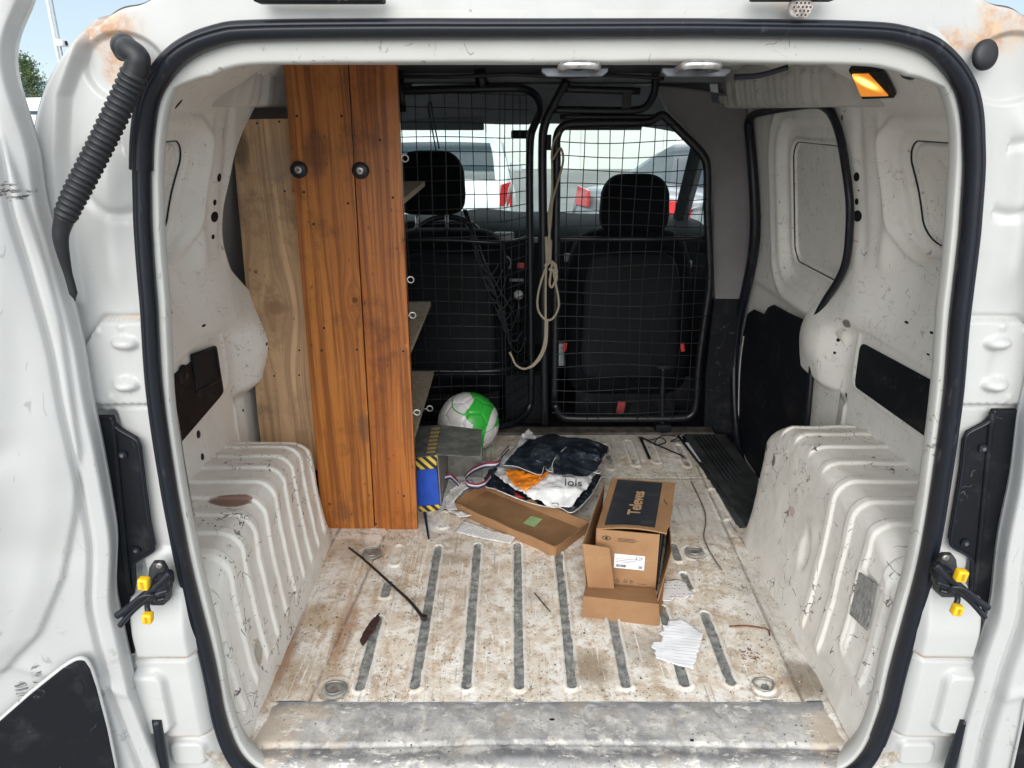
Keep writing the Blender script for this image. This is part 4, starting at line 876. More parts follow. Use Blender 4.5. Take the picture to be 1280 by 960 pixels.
# ============================================================ lamp recess plates, wiring, latches
for side in (-1, 1):
    if side < 0:
        poly = [(100, 521), (139, 521), (142, 530), (150, 538), (169, 549), (174, 560), (180, 610), (187, 660), (192, 683), (189, 690), (171, 701), (167, 709), (168, 730), (160, 780), (172, 840), (150, 850), (120, 700)]
    else:
        poly = [(1300, 513), (1243, 513), (1241, 521), (1232, 530), (1211, 541), (1206, 552), (1202, 590), (1192, 650), (1188, 675), (1192, 684), (1210, 694), (1216, 705), (1214, 740), (1218, 800), (1208, 838), (1232, 850), (1270, 700)]
    pts = [P(a_, b_, y=-.012) for a_, b_ in poly]
    pl_ = V_(prism('lamp_recess_plate', pts, (0, .010, 0), M_blk, None, .0015))
    tube('plate_rim', [p + Vector((0, -.001, 0)) for p in pts[1:13]], .003, M_rub, pl_, 8, 3)
    rid = [(141, 524), (150, 620), (158, 700), (163, 740)] if side < 0 else [(1240, 516), (1230, 620), (1222, 700), (1218, 740)]
    tube('plate_ridge', [P(a_, b_, y=-.013) for a_, b_ in rid], .0045, M_blk, pl_, 8)
    for (a_, b_) in ([(154, 568), (171, 687)] if side < 0 else [(1228, 560), (1206, 678)]):
        c = P(a_, b_, y=-.014); disc('screw_washer', tuple(c), (0, -1, 0), .0070, .0070, M_rub, pl_, .003, 18); disc('screw', (c.x, c.y - .003, c.z), (0, -1, 0), .0032, .0032, M_galv, pl_, .003, 6)
    # latch and door wiring
    X_ = (lambda a_: a_) if side < 0 else (lambda a_: 1384 - a_ - 3)
    dz = 0 if side < 0 else -10
    q = lambda a_, b_, y=-.035: P(X_(a_), b_ + dz, y=y)
    lt_ = V_(prism('latch_bracket', [q(190, 705), (q(194, 699)), q(206, 699), q(211, 708), q(217, 722), q(216, 745), q(208, 752), q(192, 752), q(186, 738)], (0, -.012, 0), simple('latch_plastic', (.03, .03, .033), .45, var=.3), None, .003, True))
    c = q(200, 706, -.048); disc('latch_bolt', tuple(c), (0, -1, 0), .0055, .0055, M_steel, lt_, .004, 16, dome=.001)
    slab('latch_body', tuple(q(203, 730, -.058)), .028, .026, .034, M_rub, lt_, .6); slab('latch_body', tuple(q(210, 722, -.056)), .016, .02, .026, M_blk, lt_, .6)
    for (pa, rad) in [([(212, 716), (200, 728), (180, 744), (164, 757), (146, 770)], .0058), ([(210, 738), (190, 745), (172, 758), (160, 770), (150, 782)], .0048), ([(206, 748), (196, 750), (190, 744), (176, 746), (160, 760)], .004), ([(186, 745), (184, 758), (186, 766)], .0045)]:
        tube('latch_cable', [q(a_, b_, -.066 - .004 * i) for i, (a_, b_) in enumerate(pa)], rad, M_rub, lt_, 10)
    for (a_, b_, s1, s2) in [(180, 729, .0165, .020), (185, 772, .0150, .018)]:
        c = q(a_, b_, -.080); yc_ = box('yellow_clip', tuple(c), (s1, .014, s2), M_yel, lt_, .003, Matrix.Rotation(R(8), 4, 'Y'), True)
        box('clip_slot', (c.x, c.y - .0072, c.z), (s1 * .28, .001, s2 * .6), simple('dark_yellow', (.45, .24, .01), .5), lt_)
# ribbed conduit of the left door's wiring
path = catmull([P(a_, b_, y=yy_) for a_, b_, yy_ in [(152, 56, -.03), (160, 62, -.055), (172, 72, -.06), (170, 86, -.06), (161, 108, -.06), (146, 140, -.065), (125, 183, -.07), (105, 222, -.075), (88, 256, -.08), (78, 282, -.08), (76, 300, -.08), (82, 330, -.075), (90, 360, -.07), (94, 376, -.065)]], 24)
path = resample(path, 560); cum = np.linspace(0, 1, 560); Ltot = np.linalg.norm(np.diff(path, axis=0), axis=1).sum()
rad = []
for t in cum:
    if t < .07: r_ = .0125 + .0035 * math.sin(t / .07 * math.pi)
    elif t < .17: r_ = .0148
    elif t < .70: r_ = .0138 + .0032 * abs(math.sin((t - .17) * Ltot / .0082 * math.pi)) ** .7 - (.0 if t < .6 else .02 * (t - .6))
    else: r_ = .0125 - .007 * min(1, (t - .70) / .2)
    if t > .97: r_ *= max(.2, (1 - t) / .03)
    rad.append(r_)
V_(tube('wiring_conduit', path, rad, simple('conduit_rubber', (.010, .011, .014), .5, var=.2, ns=40), None, 20, 1, smooth_path=False))
c = P(156, 60, y=-.012); V_(disc('conduit_grommet', tuple(c), (0, -1, 0), .012, .017, M_rub, None, .012, 24, dome=.006))
c = P(1230, 69, y=-.012); V_(disc('rubber_grommet', tuple(c), (.1, -1, .1), .0175, .0195, simple('conduit_rubber', (.010, .011, .014), .5), None, .004, 28, dome=.006))
for a_ in ([(196, 900), (201, 930), (207, 968)], [(1206, 900), (1196, 930), (1184, 968)]): V_(tube('door_gap_strap', [P(x_, y_, y=-.05) for x_, y_ in a_], .0085, M_rub, None, 10))  # black tubes stand in for the shaded gap and strap by each door
# black strips on the roof edge
for (a_, b_) in ((322, 482), (938, 1040)):
    p, q_ = P(a_, -6, y=-.02), P(b_, 5 if a_ < 500 else 2, y=-.02)
    V_(box('roof_edge_strip', ((p.x + q_.x) / 2, -.028, (p.z + q_.z) / 2), (q_.x - p.x, .03, p.z - q_.z), M_blk, None, .003))
V_(tube('lip_cable', [P(918, 96, y=.10), P(950, 94, y=.08), P(985, 84, y=.06)], .004, M_rub, None, 8))
# ============================================================ THINGS IN THE LOAD BAY
from mathutils.geometry import delaunay_2d_cdt
def reroot(parts, root):                      # parent world-built parts under an empty that stands at the thing's base
    loc = root.matrix_basis.translation.copy() if False else root.location
    for o in parts: o.parent = root; o.matrix_parent_inverse = Matrix.Translation(-Vector(loc))
# ---- wooden shelf unit
def wood(name, c1, c2, c3, knots=(), rough=.5, streak=.4, coat=0, dirt=()):
    M = Mat(name, rough, 0, .4, coat); s_ = M.sep(); X, Yc, Z = s_[0], s_[1], s_[2]
    dxs = None
    for (kx, kz, k) in knots:
        r2 = M.math('ADD', M.math('POWER', M.math('DIVIDE', M.math('SUBTRACT', X, kx), .022 * k), 2), M.math('POWER', M.math('DIVIDE', M.math('SUBTRACT', Z, kz), .055 * k), 2))
        g = M.math('EXPONENT', M.math('MULTIPLY', r2, -.5)); t = M.mul(M.math('MULTIPLY', M.math('SUBTRACT', X, kx), -1.4), g)
        dxs = t if dxs is None else M.math('ADD', dxs, t)
    Xn = M.math('ADD', X, dxs) if dxs is not None else X
    low = M.noise(1, 3, .5, vec=M.scale(M.tc, (9, 9, 1.2)))
    Xn = M.math('ADD', Xn, M.math('MULTIPLY', M.math('SUBTRACT', low, .5), .045))
    cmb = M.n.new('ShaderNodeCombineXYZ'); M.l.new(Xn, cmb.inputs[0]); M.l.new(Yc, cmb.inputs[1]); M.l.new(Z, cmb.inputs[2]); v = cmb.outputs[0]
    gA = M.noise(1, 5, .6, vec=M.scale(v, (85, 85, 1.3))); gB = M.noise(1, 3, .6, vec=M.scale(v, (420, 300, 7)))
    gC = M.noise(1, 3, .5, vec=M.scale(v, (22, 22, .9)))
    c = M.mix(M.step(gC, .35, .65), c1, c2); c = M.mix(M.mul(M.step(gA, .45, .62), .75), c, c3); c = M.mix(M.mul(M.step(gB, .5, .7), streak), c, c3)
    for (kx, kz, k) in knots:
        rr_ = M.vmath('LENGTH', M.vmath('DIVIDE', M.vmath('SUBTRACT', M.scale(M.tc, (1, 0, 1)), (kx, 0, kz)), (.010 * k, 1, .011 * k)))
        rr_ = M.math('ADD', rr_, M.math('MULTIPLY', M.math('SUBTRACT', M.noise(60, 4), .5), 1.2))
        c = M.mix(M.mul(M.step(rr_, 1.35, .6), .8), c, tuple(q * .35 for q in c3))
        c = M.mix(M.mul(M.step(M.math('ABSOLUTE', M.math('SUBTRACT', rr_, 1.9)), .3, .05), .4), c, c3)
    gr = M.step(M.noise(7, 8, .75), .50, .70); c = M.mix(M.mul(M.step(M.voro(26, vec=M.scale(M.tc, (1, 1, .6))), .11, .05), .55), c, tuple(q * .3 for q in c3)); c = M.mix(M.mul(M.step(M.noise(45, 4, .7, vec=M.scale(M.tc, (1, 1, .25))), .68, .74), .6), c, tuple(min(1, q * 1.7) for q in c1)); c = M.mix(M.mul(gr, .55), c, tuple(q * .45 for q in c3))
    for (p, r, colr, k) in dirt: c = M.mix(M.mul(M.blob(p, r, .5, 25, .4), k), c, colr)
    sc = M.mul(M.line(M.noise(13, 3, .5, vec=M.scale(M.tc, (1, 1, .5))), .004), M.step(M.noise(9, 3), .55, .62)); c = M.mix(M.mul(sc, .15), c, tuple(min(1, q * 2.2) for q in c1))
    M.col(c); M.rough(M.math('ADD', rough - .1, M.mul(gA, .25))); M.bump(M.math('ADD', gA, gB), .35, .0012); return M.m
YA = .862
def bw(px, py, y=YA): return P(px, py, y=y)
kB = bw(443, 375); kB2 = bw(462, 418); kA = P(345, 385, y=.90)
W_or = wood('varnished_pine', (.47, .175, .036), (.39, .128, .024), (.18, .053, .011), [(kB.x, kB.z, .8), (kB2.x, kB2.z, .35)], .42, .5, .15, dirt=[(tuple(bw(395, 190)), (.03, .05, .06), (.08, .03, .015), .6), (tuple(bw(455, 535)), (.015, .05, .05), (.10, .05, .03), .6), (tuple(bw(430, 640)), (.03, .05, .03), (.12, .06, .03), .4)])
W_or2 = wood('varnished_pine_reddish', (.44, .150, .031), (.35, .108, .020), (.16, .045, .010), [(bw(505, 300).x, bw(505, 300).z, .3)], .42, .5, .15)
W_li = wood('rough_bare_timber', (.66, .44, .26), (.54, .35, .20), (.33, .205, .12), [(kA.x, kA.z, 1.7), (P(320, 340, y=.9).x, P(320, 340, y=.9).z, .5)], .8, .45, dirt=[(tuple(P(300, 185, y=.9)), (.02, .05, .06), (.12, .09, .07), .7), (tuple(P(350, 205, y=.9)), (.05, .05, .05), (.30, .25, .2), .4), ((kA.x, .90, kA.z), (.032, .05, .016), (.26, .15, .08), .75), ((kA.x, .90, kA.z - .02), (.045, .05, .045), (.34, .21, .12), .5)])
W_sh = wood('plain_shelf_board', (.40, .34, .26), (.36, .30, .22), (.28, .22, .15), [], .7, .3)
unit = thing('shelf_unit', 'tall wooden shelf unit of orange varnished boards and one pale rough board', 'shelf unit', (-.42, .87, 0))
def board(nm, pl, pr, ztop, zbot, y, th, mat, lab=None):
    (a_, b_), (c_, d_) = pl, pr           # pixel x of each edge at top and bottom rows are turned into metres first
    o = prism(nm, [a_, b_, d_, c_], (0, th, 0), mat, None, .0022); reroot([o], unit)
    if lab: o['label'] = lab
    return o
zt = bw(420, 68).z
b1 = board('board', (bw(353, 68), bw(403, 664)), (bw(434, 68), bw(468.0, 664)), 0, 0, YA, .024, W_or, 'wide orange varnished board with a knot')
b2 = board('board', (bw(435.2, 68), bw(469.3, 664)), (bw(495, 68), bw(522, 662)), 0, 0, YA, .026, W_or2, 'narrow reddish orange board')
pA = [P(288, 150, y=.90), P(322, 520, y=.90), P(327, 562, y=.90), P(398, 589, y=.90), P(372, 148, y=.90), P(300, 149, y=.90)]
b3 = prism('board', pA, (0, .022, 0), W_li, None, .002); reroot([b3], unit); b3['label'] = 'pale rough unvarnished board'
for (zz, xr0, yb) in [(.965, -.281, 1.39), (.552, -.284, 1.45), (.285, -.286, 1.48)]:
    o = prism('shelf', [(-.68, .925, zz - .011), (xr0, .893, zz - .011), (xr0, yb, zz - .011), (-.68, yb, zz - .011)], (0, 0, .016), W_sh, None, .0015); reroot([o], unit)
for (xa, xb2, y) in ((-.68, -.50, 1.34), ):
    o = prism('rear_board', [(xa, y, .30), (xb2, y, .30), (xb2, y, 1.1), (xa, y, 1.1)], (0, .02, 0), W_li, None, .002); reroot([o], unit)
for (px, py) in [(374, 212), (451, 213)]:
    c = bw(px, py, YA - .0005); o = disc('rubber_buffer', tuple(c), (0, -1, 0), .0215, .0205, M_rub, None, .007, 28, dome=.004); reroot([o], unit)
    o2 = disc('screw_head', (c.x, c.y - .0095, c.z), (0, -1, 0), .0095, .0095, M_steel, o, .0025, 18, dome=.001)
    o3 = disc('screw_recess', (c.x, c.y - .0118, c.z), (0, -1, 0), .0038, .0038, M_galv, o, .0012, 6)
acc = []
for (px, py) in [(371, 145), (427, 145), (380, 240), (435, 254), (491, 247), (402, 438), (446, 437), (504, 439), (392, 280), (475, 175), (405, 410), (412, 630), (505, 620), (470, 655)]:
    c = bw(px, py, YA); o = disc('nail_hole', (c.x, c.y + .0005, c.z), (0, -1, 0), .0032, .0032, M_dark, None, .0009, 10); reroot([o], unit)
for (px, py) in [(356, 239), (321, 154), (349, 152), (335, 436), (374, 438), (343, 470), (374, 469)]:
    c = P(px, py, y=.90); o = disc('nail_hole', (c.x, c.y + .0005, c.z), (0, -1, 0), .0028, .0028, M_dark, None, .0009, 10); reroot([o], unit)
M_zinc = simple('zinc_hook', (.55, .55, .54), .35, metal=.6, var=.15)
for (px, py, y) in [(506, 198, .875), (513, 350, .875), (515.5, 394.5, .875), (521, 516, .875), (537, 511, 1.15)]:
    c = P(px, py, y=y); r_ = .0085 if y < 1 else .0095
    o = tube('eye_hook', [(c.x - .018, c.y, c.z - .001), (c.x - r_, c.y, c.z)] + [(c.x - r_ * math.cos(t), c.y + .001 * t, c.z + r_ * math.sin(t)) for t in np.linspace(.3, 5.9, 12)], .0018, M_zinc, None, 8, 3); reroot([o], unit)

# ---- football
FC = Vector((-.159, 1.415, .113)); FR_ = .112
ball = thing('football', 'white and green football lying against the mesh bulkhead beside the shelf unit', 'football', tuple(FC - Vector((0, 0, FR_))))
bmt = Mat('football_skin', .35, 0, .5, .2); vc = bmt.vmath('DIVIDE', bmt.vmath('SUBTRACT', bmt.tc, tuple(FC)), (FR_,) * 3)
def band(ax, off, w_, wf, ph):
    d = bmt.vmath('DOT_PRODUCT', vc, tuple(Vector(ax).normalized())); s_ = bmt.sep(vc)
    t = bmt.math('SINE', bmt.math('ADD', bmt.math('MULTIPLY', s_[0], wf), ph))
    return bmt.step(bmt.math('SUBTRACT', bmt.math('ABSOLUTE', bmt.math('ADD', d, off)), bmt.math('MULTIPLY', bmt.math('MAXIMUM', t, -.25), w_)), .055, .045)
f1 = band((.1, -.30, .95), -.80, .15, 5.2, .2); f2 = band((.1, -.30, .95), -.30, .16, 4.6, 2.2); f3 = band((.75, .1, -.55), .05, .10, 5, -.9); f4 = band((-.9, .3, .2), .60, .14, 5.0, -1.3)
f1 = bmt.math('MAXIMUM', f1, bmt.math('MAXIMUM', f2, bmt.math('MAXIMUM', f3, f4)))
bc = bmt.mix(bmt.mul(bmt.step(bmt.noise(30, 5, .7), .45, .75), .5), (.74, .72, .72), (.52, .49, .48)); bmt.col(bmt.mix(f1, bc, (.03, .42, .045)))
bmi = bmesh.new(); bmesh.ops.create_icosphere(bmi, subdivisions=1, radius=1)
iv = [v.co.normalized() for v in bmi.verts]; ie = [(e.verts[0].index, e.verts[1].index) for e in bmi.edges]; ifa = [[v.index for v in f.verts] for f in bmi.faces]; bmi.free()
rotb = Matrix.Rotation(R(38), 3, 'X') @ Matrix.Rotation(R(25), 3, 'Z') @ Matrix.Rotation(R(15), 3, 'Y')
panels = []
for i, v in enumerate(iv):
    nb = [j for a_, b_ in ie for j in ((b_,) if a_ == i else (a_,) if b_ == i else ())]
    pts = [v.lerp(iv[j], 1 / 3) for j in nb]; ref = (pts[0] - v * pts[0].dot(v)).normalized(); r2 = v.cross(ref)
    pts.sort(key=lambda p: math.atan2((p - v).dot(r2), (p - v).dot(ref))); panels.append(pts)
for f in ifa:
    a_, b_, c_ = [iv[k] for k in f]; panels.append([a_.lerp(b_, 1 / 3), a_.lerp(b_, 2 / 3), b_.lerp(c_, 1 / 3), b_.lerp(c_, 2 / 3), c_.lerp(a_, 1 / 3), c_.lerp(a_, 2 / 3)])
for pts in panels:
    cen = sum(pts, Vector()) / len(pts); V = [(cen, 0)]; F = []; K = 6; n = len(pts)
    for k in range(1, K + 1):
        for j in range(n):
            for m in range(k): V.append((cen.lerp(pts[j].lerp(pts[(j + 1) % n], m / k), k / K), k / K))
    st = [0] + [1 + n * (k * (k - 1) // 2) for k in range(1, K + 2)]
    for k in range(1, K + 1):
        for j in range(n):
            for m in range(k):
                a_ = st[k] + j * k + m; b_ = st[k] + (j * k + m + 1) % (n * k)
                if k == 1: F.append((0, a_, b_))
                else:
                    i0 = st[k - 1] + (j * (k - 1) + m) % (n * (k - 1)) ; F.append((a_, b_, i0))
                    if m > 0: F.append((a_, i0, st[k - 1] + (j * (k - 1) + m - 1) % (n * (k - 1))))
    VV = [FC + (rotb @ p).normalized() * FR_ * (1 - .022 * max(0, (e - .80) / .2) ** 2) for p, e in V]
    o = mesh('panel', VV, F, bmt.m, None); reroot([fix(o)], ball)

# ---- crumpled sheets and paper
def patch(name, poly, zf, mat, parent=None, res=.008, jag=.0, th=.0, seed=0, sub=None):
    """a sheet filling a floor-plan polygon (metres), its height from zf(x, y)"""
    rg = np.random.default_rng(seed); B = []
    n = len(poly)
    for i in range(n):
        a_ = np.array(poly[i][:2]); b_ = np.array(poly[(i + 1) % n][:2]); k = max(1, int(np.linalg.norm(b_ - a_) / res)); nrm = np.array([-(b_ - a_)[1], (b_ - a_)[0]]); nrm = nrm / (np.linalg.norm(nrm) + 1e-9)
        for j in range(k): B.append(a_ + (b_ - a_) * j / k + nrm * (rg.normal() * jag if j else 0))
    B = np.array(B); lo = B.min(0); hi = B.max(0); pts = [Vector((float(b[0]), float(b[1]))) for b in B]
    def inside(q):
        c = False; j = len(B) - 1
        for i in range(len(B)):
            if (B[i][1] > q[1]) != (B[j][1] > q[1]) and q[0] < (B[j][0] - B[i][0]) * (q[1] - B[i][1]) / (B[j][1] - B[i][1] + 1e-12) + B[i][0]: c = not c
            j = i
        return c
    for gx in np.arange(lo[0], hi[0], res):
        for gy in np.arange(lo[1], hi[1], res):
            q = (gx + rg.uniform(-.25, .25) * res, gy + rg.uniform(-.25, .25) * res)
            if inside(q) and np.min(np.hypot(B[:, 0] - q[0], B[:, 1] - q[1])) > res * .45: pts.append(Vector(q))
    nb = len(B); r_ = delaunay_2d_cdt(pts, [], [list(range(nb))], 1, 1e-7)
    vs = [(v.x, v.y, float(zf(v.x, v.y))) for v in r_[0]]
    o = mesh(name, vs, [tuple(f) for f in r_[2]], mat, parent)
    if th:
        m_ = o.modifiers.new('thickness', 'SOLIDIFY'); m_.thickness = th; m_.offset = -1
    return o
def crumple(x, y, sc, amp, seed):
    a_ = mnoise.noise(Vector((x * sc, y * sc, seed))); b_ = mnoise.noise(Vector((x * sc * 2.3, y * sc * 2.3, seed + 9))); c_ = mnoise.noise(Vector((x * sc * 5, y * sc * 5, seed + 4)))
    return amp * (1 - 2 * abs(a_)) + amp * .5 * (1 - 2 * abs(b_)) + amp * .22 * c_
def fpoly(pts, z): return [P(a_, b_, z=z) for a_, b_ in pts]
mb = Mat('mailer_black_film', .30, 0, .5, .1); _c = mb.mix(mb.step(mb.noise(14, 7, .7), .45, .75), (.008, .012, .020), (.030, .038, .052)); _l = mb.mul(mb.line(mb.noise(16, 3, .5, dist=.8), .005), mb.step(mb.noise(14, 3), .52, .6))
_c = mb.mix(mb.mul(mb.math('MAXIMUM', _l, mb.mul(mb.step(mb.voro(120), .17, .08), mb.step(mb.noise(20, 3), .5, .6))), .7), _c, (.35, .36, .38)); mb.col(_c); mb.bump(mb.noise(70, 5), .4, .002)
mw = Mat('mailer_white_film', .3, 0, .5, .2); mw.col(mw.mix(mw.step(mw.noise(18, 6, .7), .45, .75), (.70, .71, .72), (.42, .44, .46))); mw.bump(mw.noise(55, 5), .5, .003)
mo = Mat('mailer_orange_print', .28, 0, .5, .3); mo.col(mo.mix(mo.step(mo.noise(30, 5), .4, .7), (.80, .25, .015), (.62, .15, .01))); mo.bump(mo.noise(60, 5), .5, .003)
me_ = simple('torn_film_edge', (.62, .63, .65), .5, var=.2, ns=60)
bag = thing('mailing_bag', 'torn crumpled mailing bag, black outside with white and orange film showing', 'mailing bag', (.12, 1.15, 0))
lowp = fpoly([(604, 602), (612, 592), (630, 585), (660, 590), (700, 592), (748, 597), (752, 600), (744, 612), (737, 625), (722, 641), (712, 644), (700, 637), (680, 634), (655, 627), (635, 624), (617, 614), (606, 608)], .05)
o = patch('lower_film', lowp, lambda x, y: .050 + crumple(x, y, 16, .014, 1), mb.m, None, .006, .0016, .0007, 1); reroot([o], bag)
o = tube('torn_edge', [Vector((p.x, p.y, .052 + crumple(p.x, p.y, 16, .014, 1))) for p in fpoly([(604, 601), (607, 609), (617, 615), (635, 625), (655, 628), (680, 635), (700, 638), (712, 645), (722, 642), (737, 626), (744, 613), (752, 599)], .055)], .0016, me_, None, 6, 5); reroot([o], bag)
whp = fpoly([(618, 592), (625, 581), (646, 558), (651, 545), (660, 536), (675, 550), (720, 565), (748, 590), (742, 598), (736, 612), (724, 621), (712, 626), (690, 625), (668, 621), (648, 615), (630, 603)], .085)
wz = lambda x, y: .072 + .030 * math.exp(-(((x - .16) / .12) ** 2 + ((y - 1.02) / .12) ** 2)) + crumple(x, y, 15, .011, 3) - .05 * max(0, (.93 - y) / .1)
o = patch('white_film', whp, wz, mw.m, None, .007, .0012, .0006, 2); reroot([o], bag)
orp = fpoly([(629, 585), (650, 590), (672, 597), (688, 597), (680, 603), (668, 609), (657, 613), (647, 609), (637, 600)], .10)
o = patch('orange_print', orp, lambda x, y: wz(x, y) + .012, mo.m, None, .006, .0006, .0006, 3); reroot([o], bag)
orp2 = fpoly([(652, 593), (672, 597), (668, 606), (658, 612), (653, 604)], .108)
upp = fpoly([(629, 585), (640, 575), (652, 560), (663, 548), (656, 541), (664, 534), (680, 529), (695, 528), (714, 535), (735, 538), (759, 541), (762, 550), (755, 570), (745, 594), (728, 602), (705, 600), (693, 598), (690, 590), (684, 594), (676, 597), (662, 594), (645, 588)], .11)
uz = lambda x, y: .105 + .020 * math.exp(-(((x - .14) / .13) ** 2 + ((y - 1.12) / .16) ** 2)) + crumple(x, y, 7, .013, 6) - .055 * ss(1.22, 1.40, y) - .035 * ss(.27, .36, x)
o = patch('upper_film', upp, uz, mb.m, None, .007, .0012, .0007, 4); reroot([o], bag)
o = tube('torn_edge', [Vector((p.x, p.y, uz(p.x, p.y))) for p in fpoly([(629, 585), (645, 588), (662, 594), (676, 597), (680, 590), (684, 594), (690, 596), (690, 590), (694, 582), (702, 572), (708, 566)], .11)], .0011, me_, None, 6, 5); reroot([o], bag)
o = tube('torn_edge', [Vector((p.x, p.y, uz(p.x, p.y) - .004)) for p in fpoly([(716, 601), (722, 599), (730, 602), (740, 597), (748, 600), (752, 595)], .10)], .0016, me_, None, 6, 4); reroot([o], bag)
# printed word on the white film
wp = P(716, 605, z=.115); M_ink = simple('printed_ink', (.02, .02, .025), .5)
o = text('lettering', 'lols', .040, M_ink, None, Matrix.Translation((wp.x, wp.y - .016, wp.z + .012)) @ Matrix.Rotation(R(-6), 4, 'Z') @ Matrix.Rotation(R(22), 4, 'X'), .0004); reroot([o], bag)
o = patch('red_print', fpoly([(641, 615), (650, 620), (656, 624), (648, 623)], .075), lambda x, y: .079, simple('red_film', (.5, .03, .03), .35), None, .006, .001, .0005, 3); reroot([o], bag)

# ---- cardboard
cb = Mat('brown_cardboard', .75); _c = cb.mix(cb.step(cb.noise(9, 6, .6), .35, .7), (.33, .185, .088), (.27, .14, .064)); _c = cb.mix(cb.mul(cb.step(cb.noise(1, 2, vec=cb.scale(cb.tc, (300, 300, 20))), .5, .7), .18), _c, (.24, .13, .065))
_c = cb.mix(cb.mul(cb.step(cb.noise(30, 5, .7), .62, .72), .5), _c, (.42, .28, .17)); cb.col(_c); cb.bump(cb.noise(40, 4), .15, .002); M_card = cb.m
M_cardd = simple('cardboard_inside', (.28, .155, .072), .8, var=.12, ns=12); M_carde = simple('cardboard_edge', (.42, .28, .17), .8, var=.15, ns=80)
tray = thing('cardboard_tray', 'shallow open cardboard lid lying upside up in front of the torn mailing bag', 'cardboard lid', (.02, .9, 0))
T = [Vector((-.180, .963, 0)), Vector((.122, .711, 0)), Vector((.226, .845, 0)), Vector((-.085, 1.10, 0))]
o = prism('bottom', [p + Vector((0, 0, .003)) for p in T], (0, 0, .003), M_cardd, None); reroot([o], tray)
cen = sum(T, Vector()) / 4
for i in range(4):
    a_, b_ = T[i], T[(i + 1) % 4]; inn = (cen - (a_ + b_) / 2); e = (b_ - a_).normalized(); nn = Vector((-e.y, e.x, 0)); nn = nn if nn.dot(inn) > 0 else -nn
    V = []; F = []; K = 14
    for k in range(K + 1):
        p = a_.lerp(b_, k / K); wob = Vector((0, 0, .0015 * math.sin(k * 1.3 + i))) - nn * (.004 * math.sin(k / K * math.pi))
        for q in (p + Vector((0, 0, .001)), p + wob + Vector((0, 0, .037)) - nn * .003, p + wob + Vector((0, 0, .037)) + nn * .001, p + nn * .004 + Vector((0, 0, .001))): V.append(q)
    for k in range(K):
        for m in range(4): F.append((k * 4 + m, k * 4 + (m + 1) % 4, (k + 1) * 4 + (m + 1) % 4, (k + 1) * 4 + m))
    F += [(0, 1, 2, 3), tuple(K * 4 + m for m in (3, 2, 1, 0))]
    o = fix(mesh('side_flap', V, F, M_card, None, False)); reroot([o], tray)
g_ = fpoly([(654, 654), (664, 645), (678, 649), (668, 659)], .008)
o = prism('green_sticker', g_, (0, 0, .001), simple('pale_green_sticker', (.32, .47, .22), .7), None); reroot([o], tray)

bx = thing('carton', 'open brown carton with a black printed top, flaps folded out at the front', 'carton', (.32, .70, 0))
FL, FRt = Vector((.220, .583, 0)), Vector((.376, .556, 0)); EY = Vector((.073, .274, 0)); Hb = .171; up = Vector((0, 0, 1))
ex = (FRt - FL)
def quad(nm, pts, th, mat, parent=None, bev=.0008):
    pts = [Vector(p) for p in pts]; n = (pts[1] - pts[0]).cross(pts[2] - pts[0]).normalized(); o = prism(nm, pts, n * th, mat, None, bev)
    if parent is None: reroot([o], bx)
    else: o.parent = parent; o.matrix_parent_inverse = Matrix()
    return o
fr = quad('front_face', [FL, FRt, FRt + up * Hb, FL + up * Hb], .004, M_card)
quad('rear_face', [FL + EY, FL + EY + up * Hb, FRt + EY + up * Hb, FRt + EY], .004, M_card)
quad('side_face', [FL, FL + up * Hb, FL + EY + up * Hb, FL + EY], .003, M_card)
quad('side_face', [FRt - ex * .02, FRt + EY, FRt + EY + up * Hb, FRt - ex * .02 + up * Hb], .003, M_cardd)
quad('gap_shade', [FRt + ex * .012, FRt + EY + ex * .012, FRt + EY + up * (Hb - .01) + ex * .012, FRt + up * (Hb - .01) + ex * .012], .002, M_dark)  # near-black sheet stands in for the shade in the gap behind the flap
# lid, slightly lifted and wavy at its front edge, black print on top
K1, K2 = 16, 12; V = []
for i in range(K1 + 1):
    for j in range(K2 + 1):
        s_, t_ = i / K1, j / K2; p = FL + ex * (-.0 + s_ * 1.14) + EY * (-.02 + 1.03 * t_) + up * (Hb + .0035 + .009 * math.sin(s_ * math.pi) * (1 - t_) ** 2 + .004 * (1 - t_) * (s_) - .012 * max(0, s_ - .98) / .16 * t_)
        if i == K1: p = p - ex * (.03 * (j < 2)) + ex * .012 * (1 if j in (5, 6) else 0)
        V.append(p)
n0 = len(V); V += [p - up * .0035 for p in V]; F = []
ix = lambda i, j: i * (K2 + 1) + j
for i in range(K1):
    for j in range(K2): F += [(ix(i, j), ix(i + 1, j), ix(i + 1, j + 1), ix(i, j + 1)), (n0 + ix(i, j), n0 + ix(i, j + 1), n0 + ix(i + 1, j + 1), n0 + ix(i + 1, j))]
bd = [ix(i, 0) for i in range(K1 + 1)] + [ix(K1, j) for j in range(1, K2 + 1)] + [ix(i, K2) for i in range(K1 - 1, -1, -1)] + [ix(0, j) for j in range(K2 - 1, 0, -1)]
for k in range(len(bd)): a_, b_ = bd[k], bd[(k + 1) % len(bd)]; F.append((a_, n0 + a_, n0 + b_, b_))
lid = fix(mesh('lid', V, F, M_card, None, False)); reroot([lid], bx)
def lidp(s_, t_, dz=.0006): return FL + ex * (s_ * 1.14) + EY * (-.02 + 1.03 * t_) + up * (Hb + .0035 + dz + .009 * math.sin(s_ * math.pi) * (1 - t_) ** 2 + .004 * (1 - t_) * s_)
V = [lidp(.09 + .71 * i / 14, .05 + .92 * j / 10, .0007) for i in range(15) for j in range(11)]; F = [(i * 11 + j, (i + 1) * 11 + j, (i + 1) * 11 + j + 1, i * 11 + j + 1) for i in range(14) for j in range(10)]
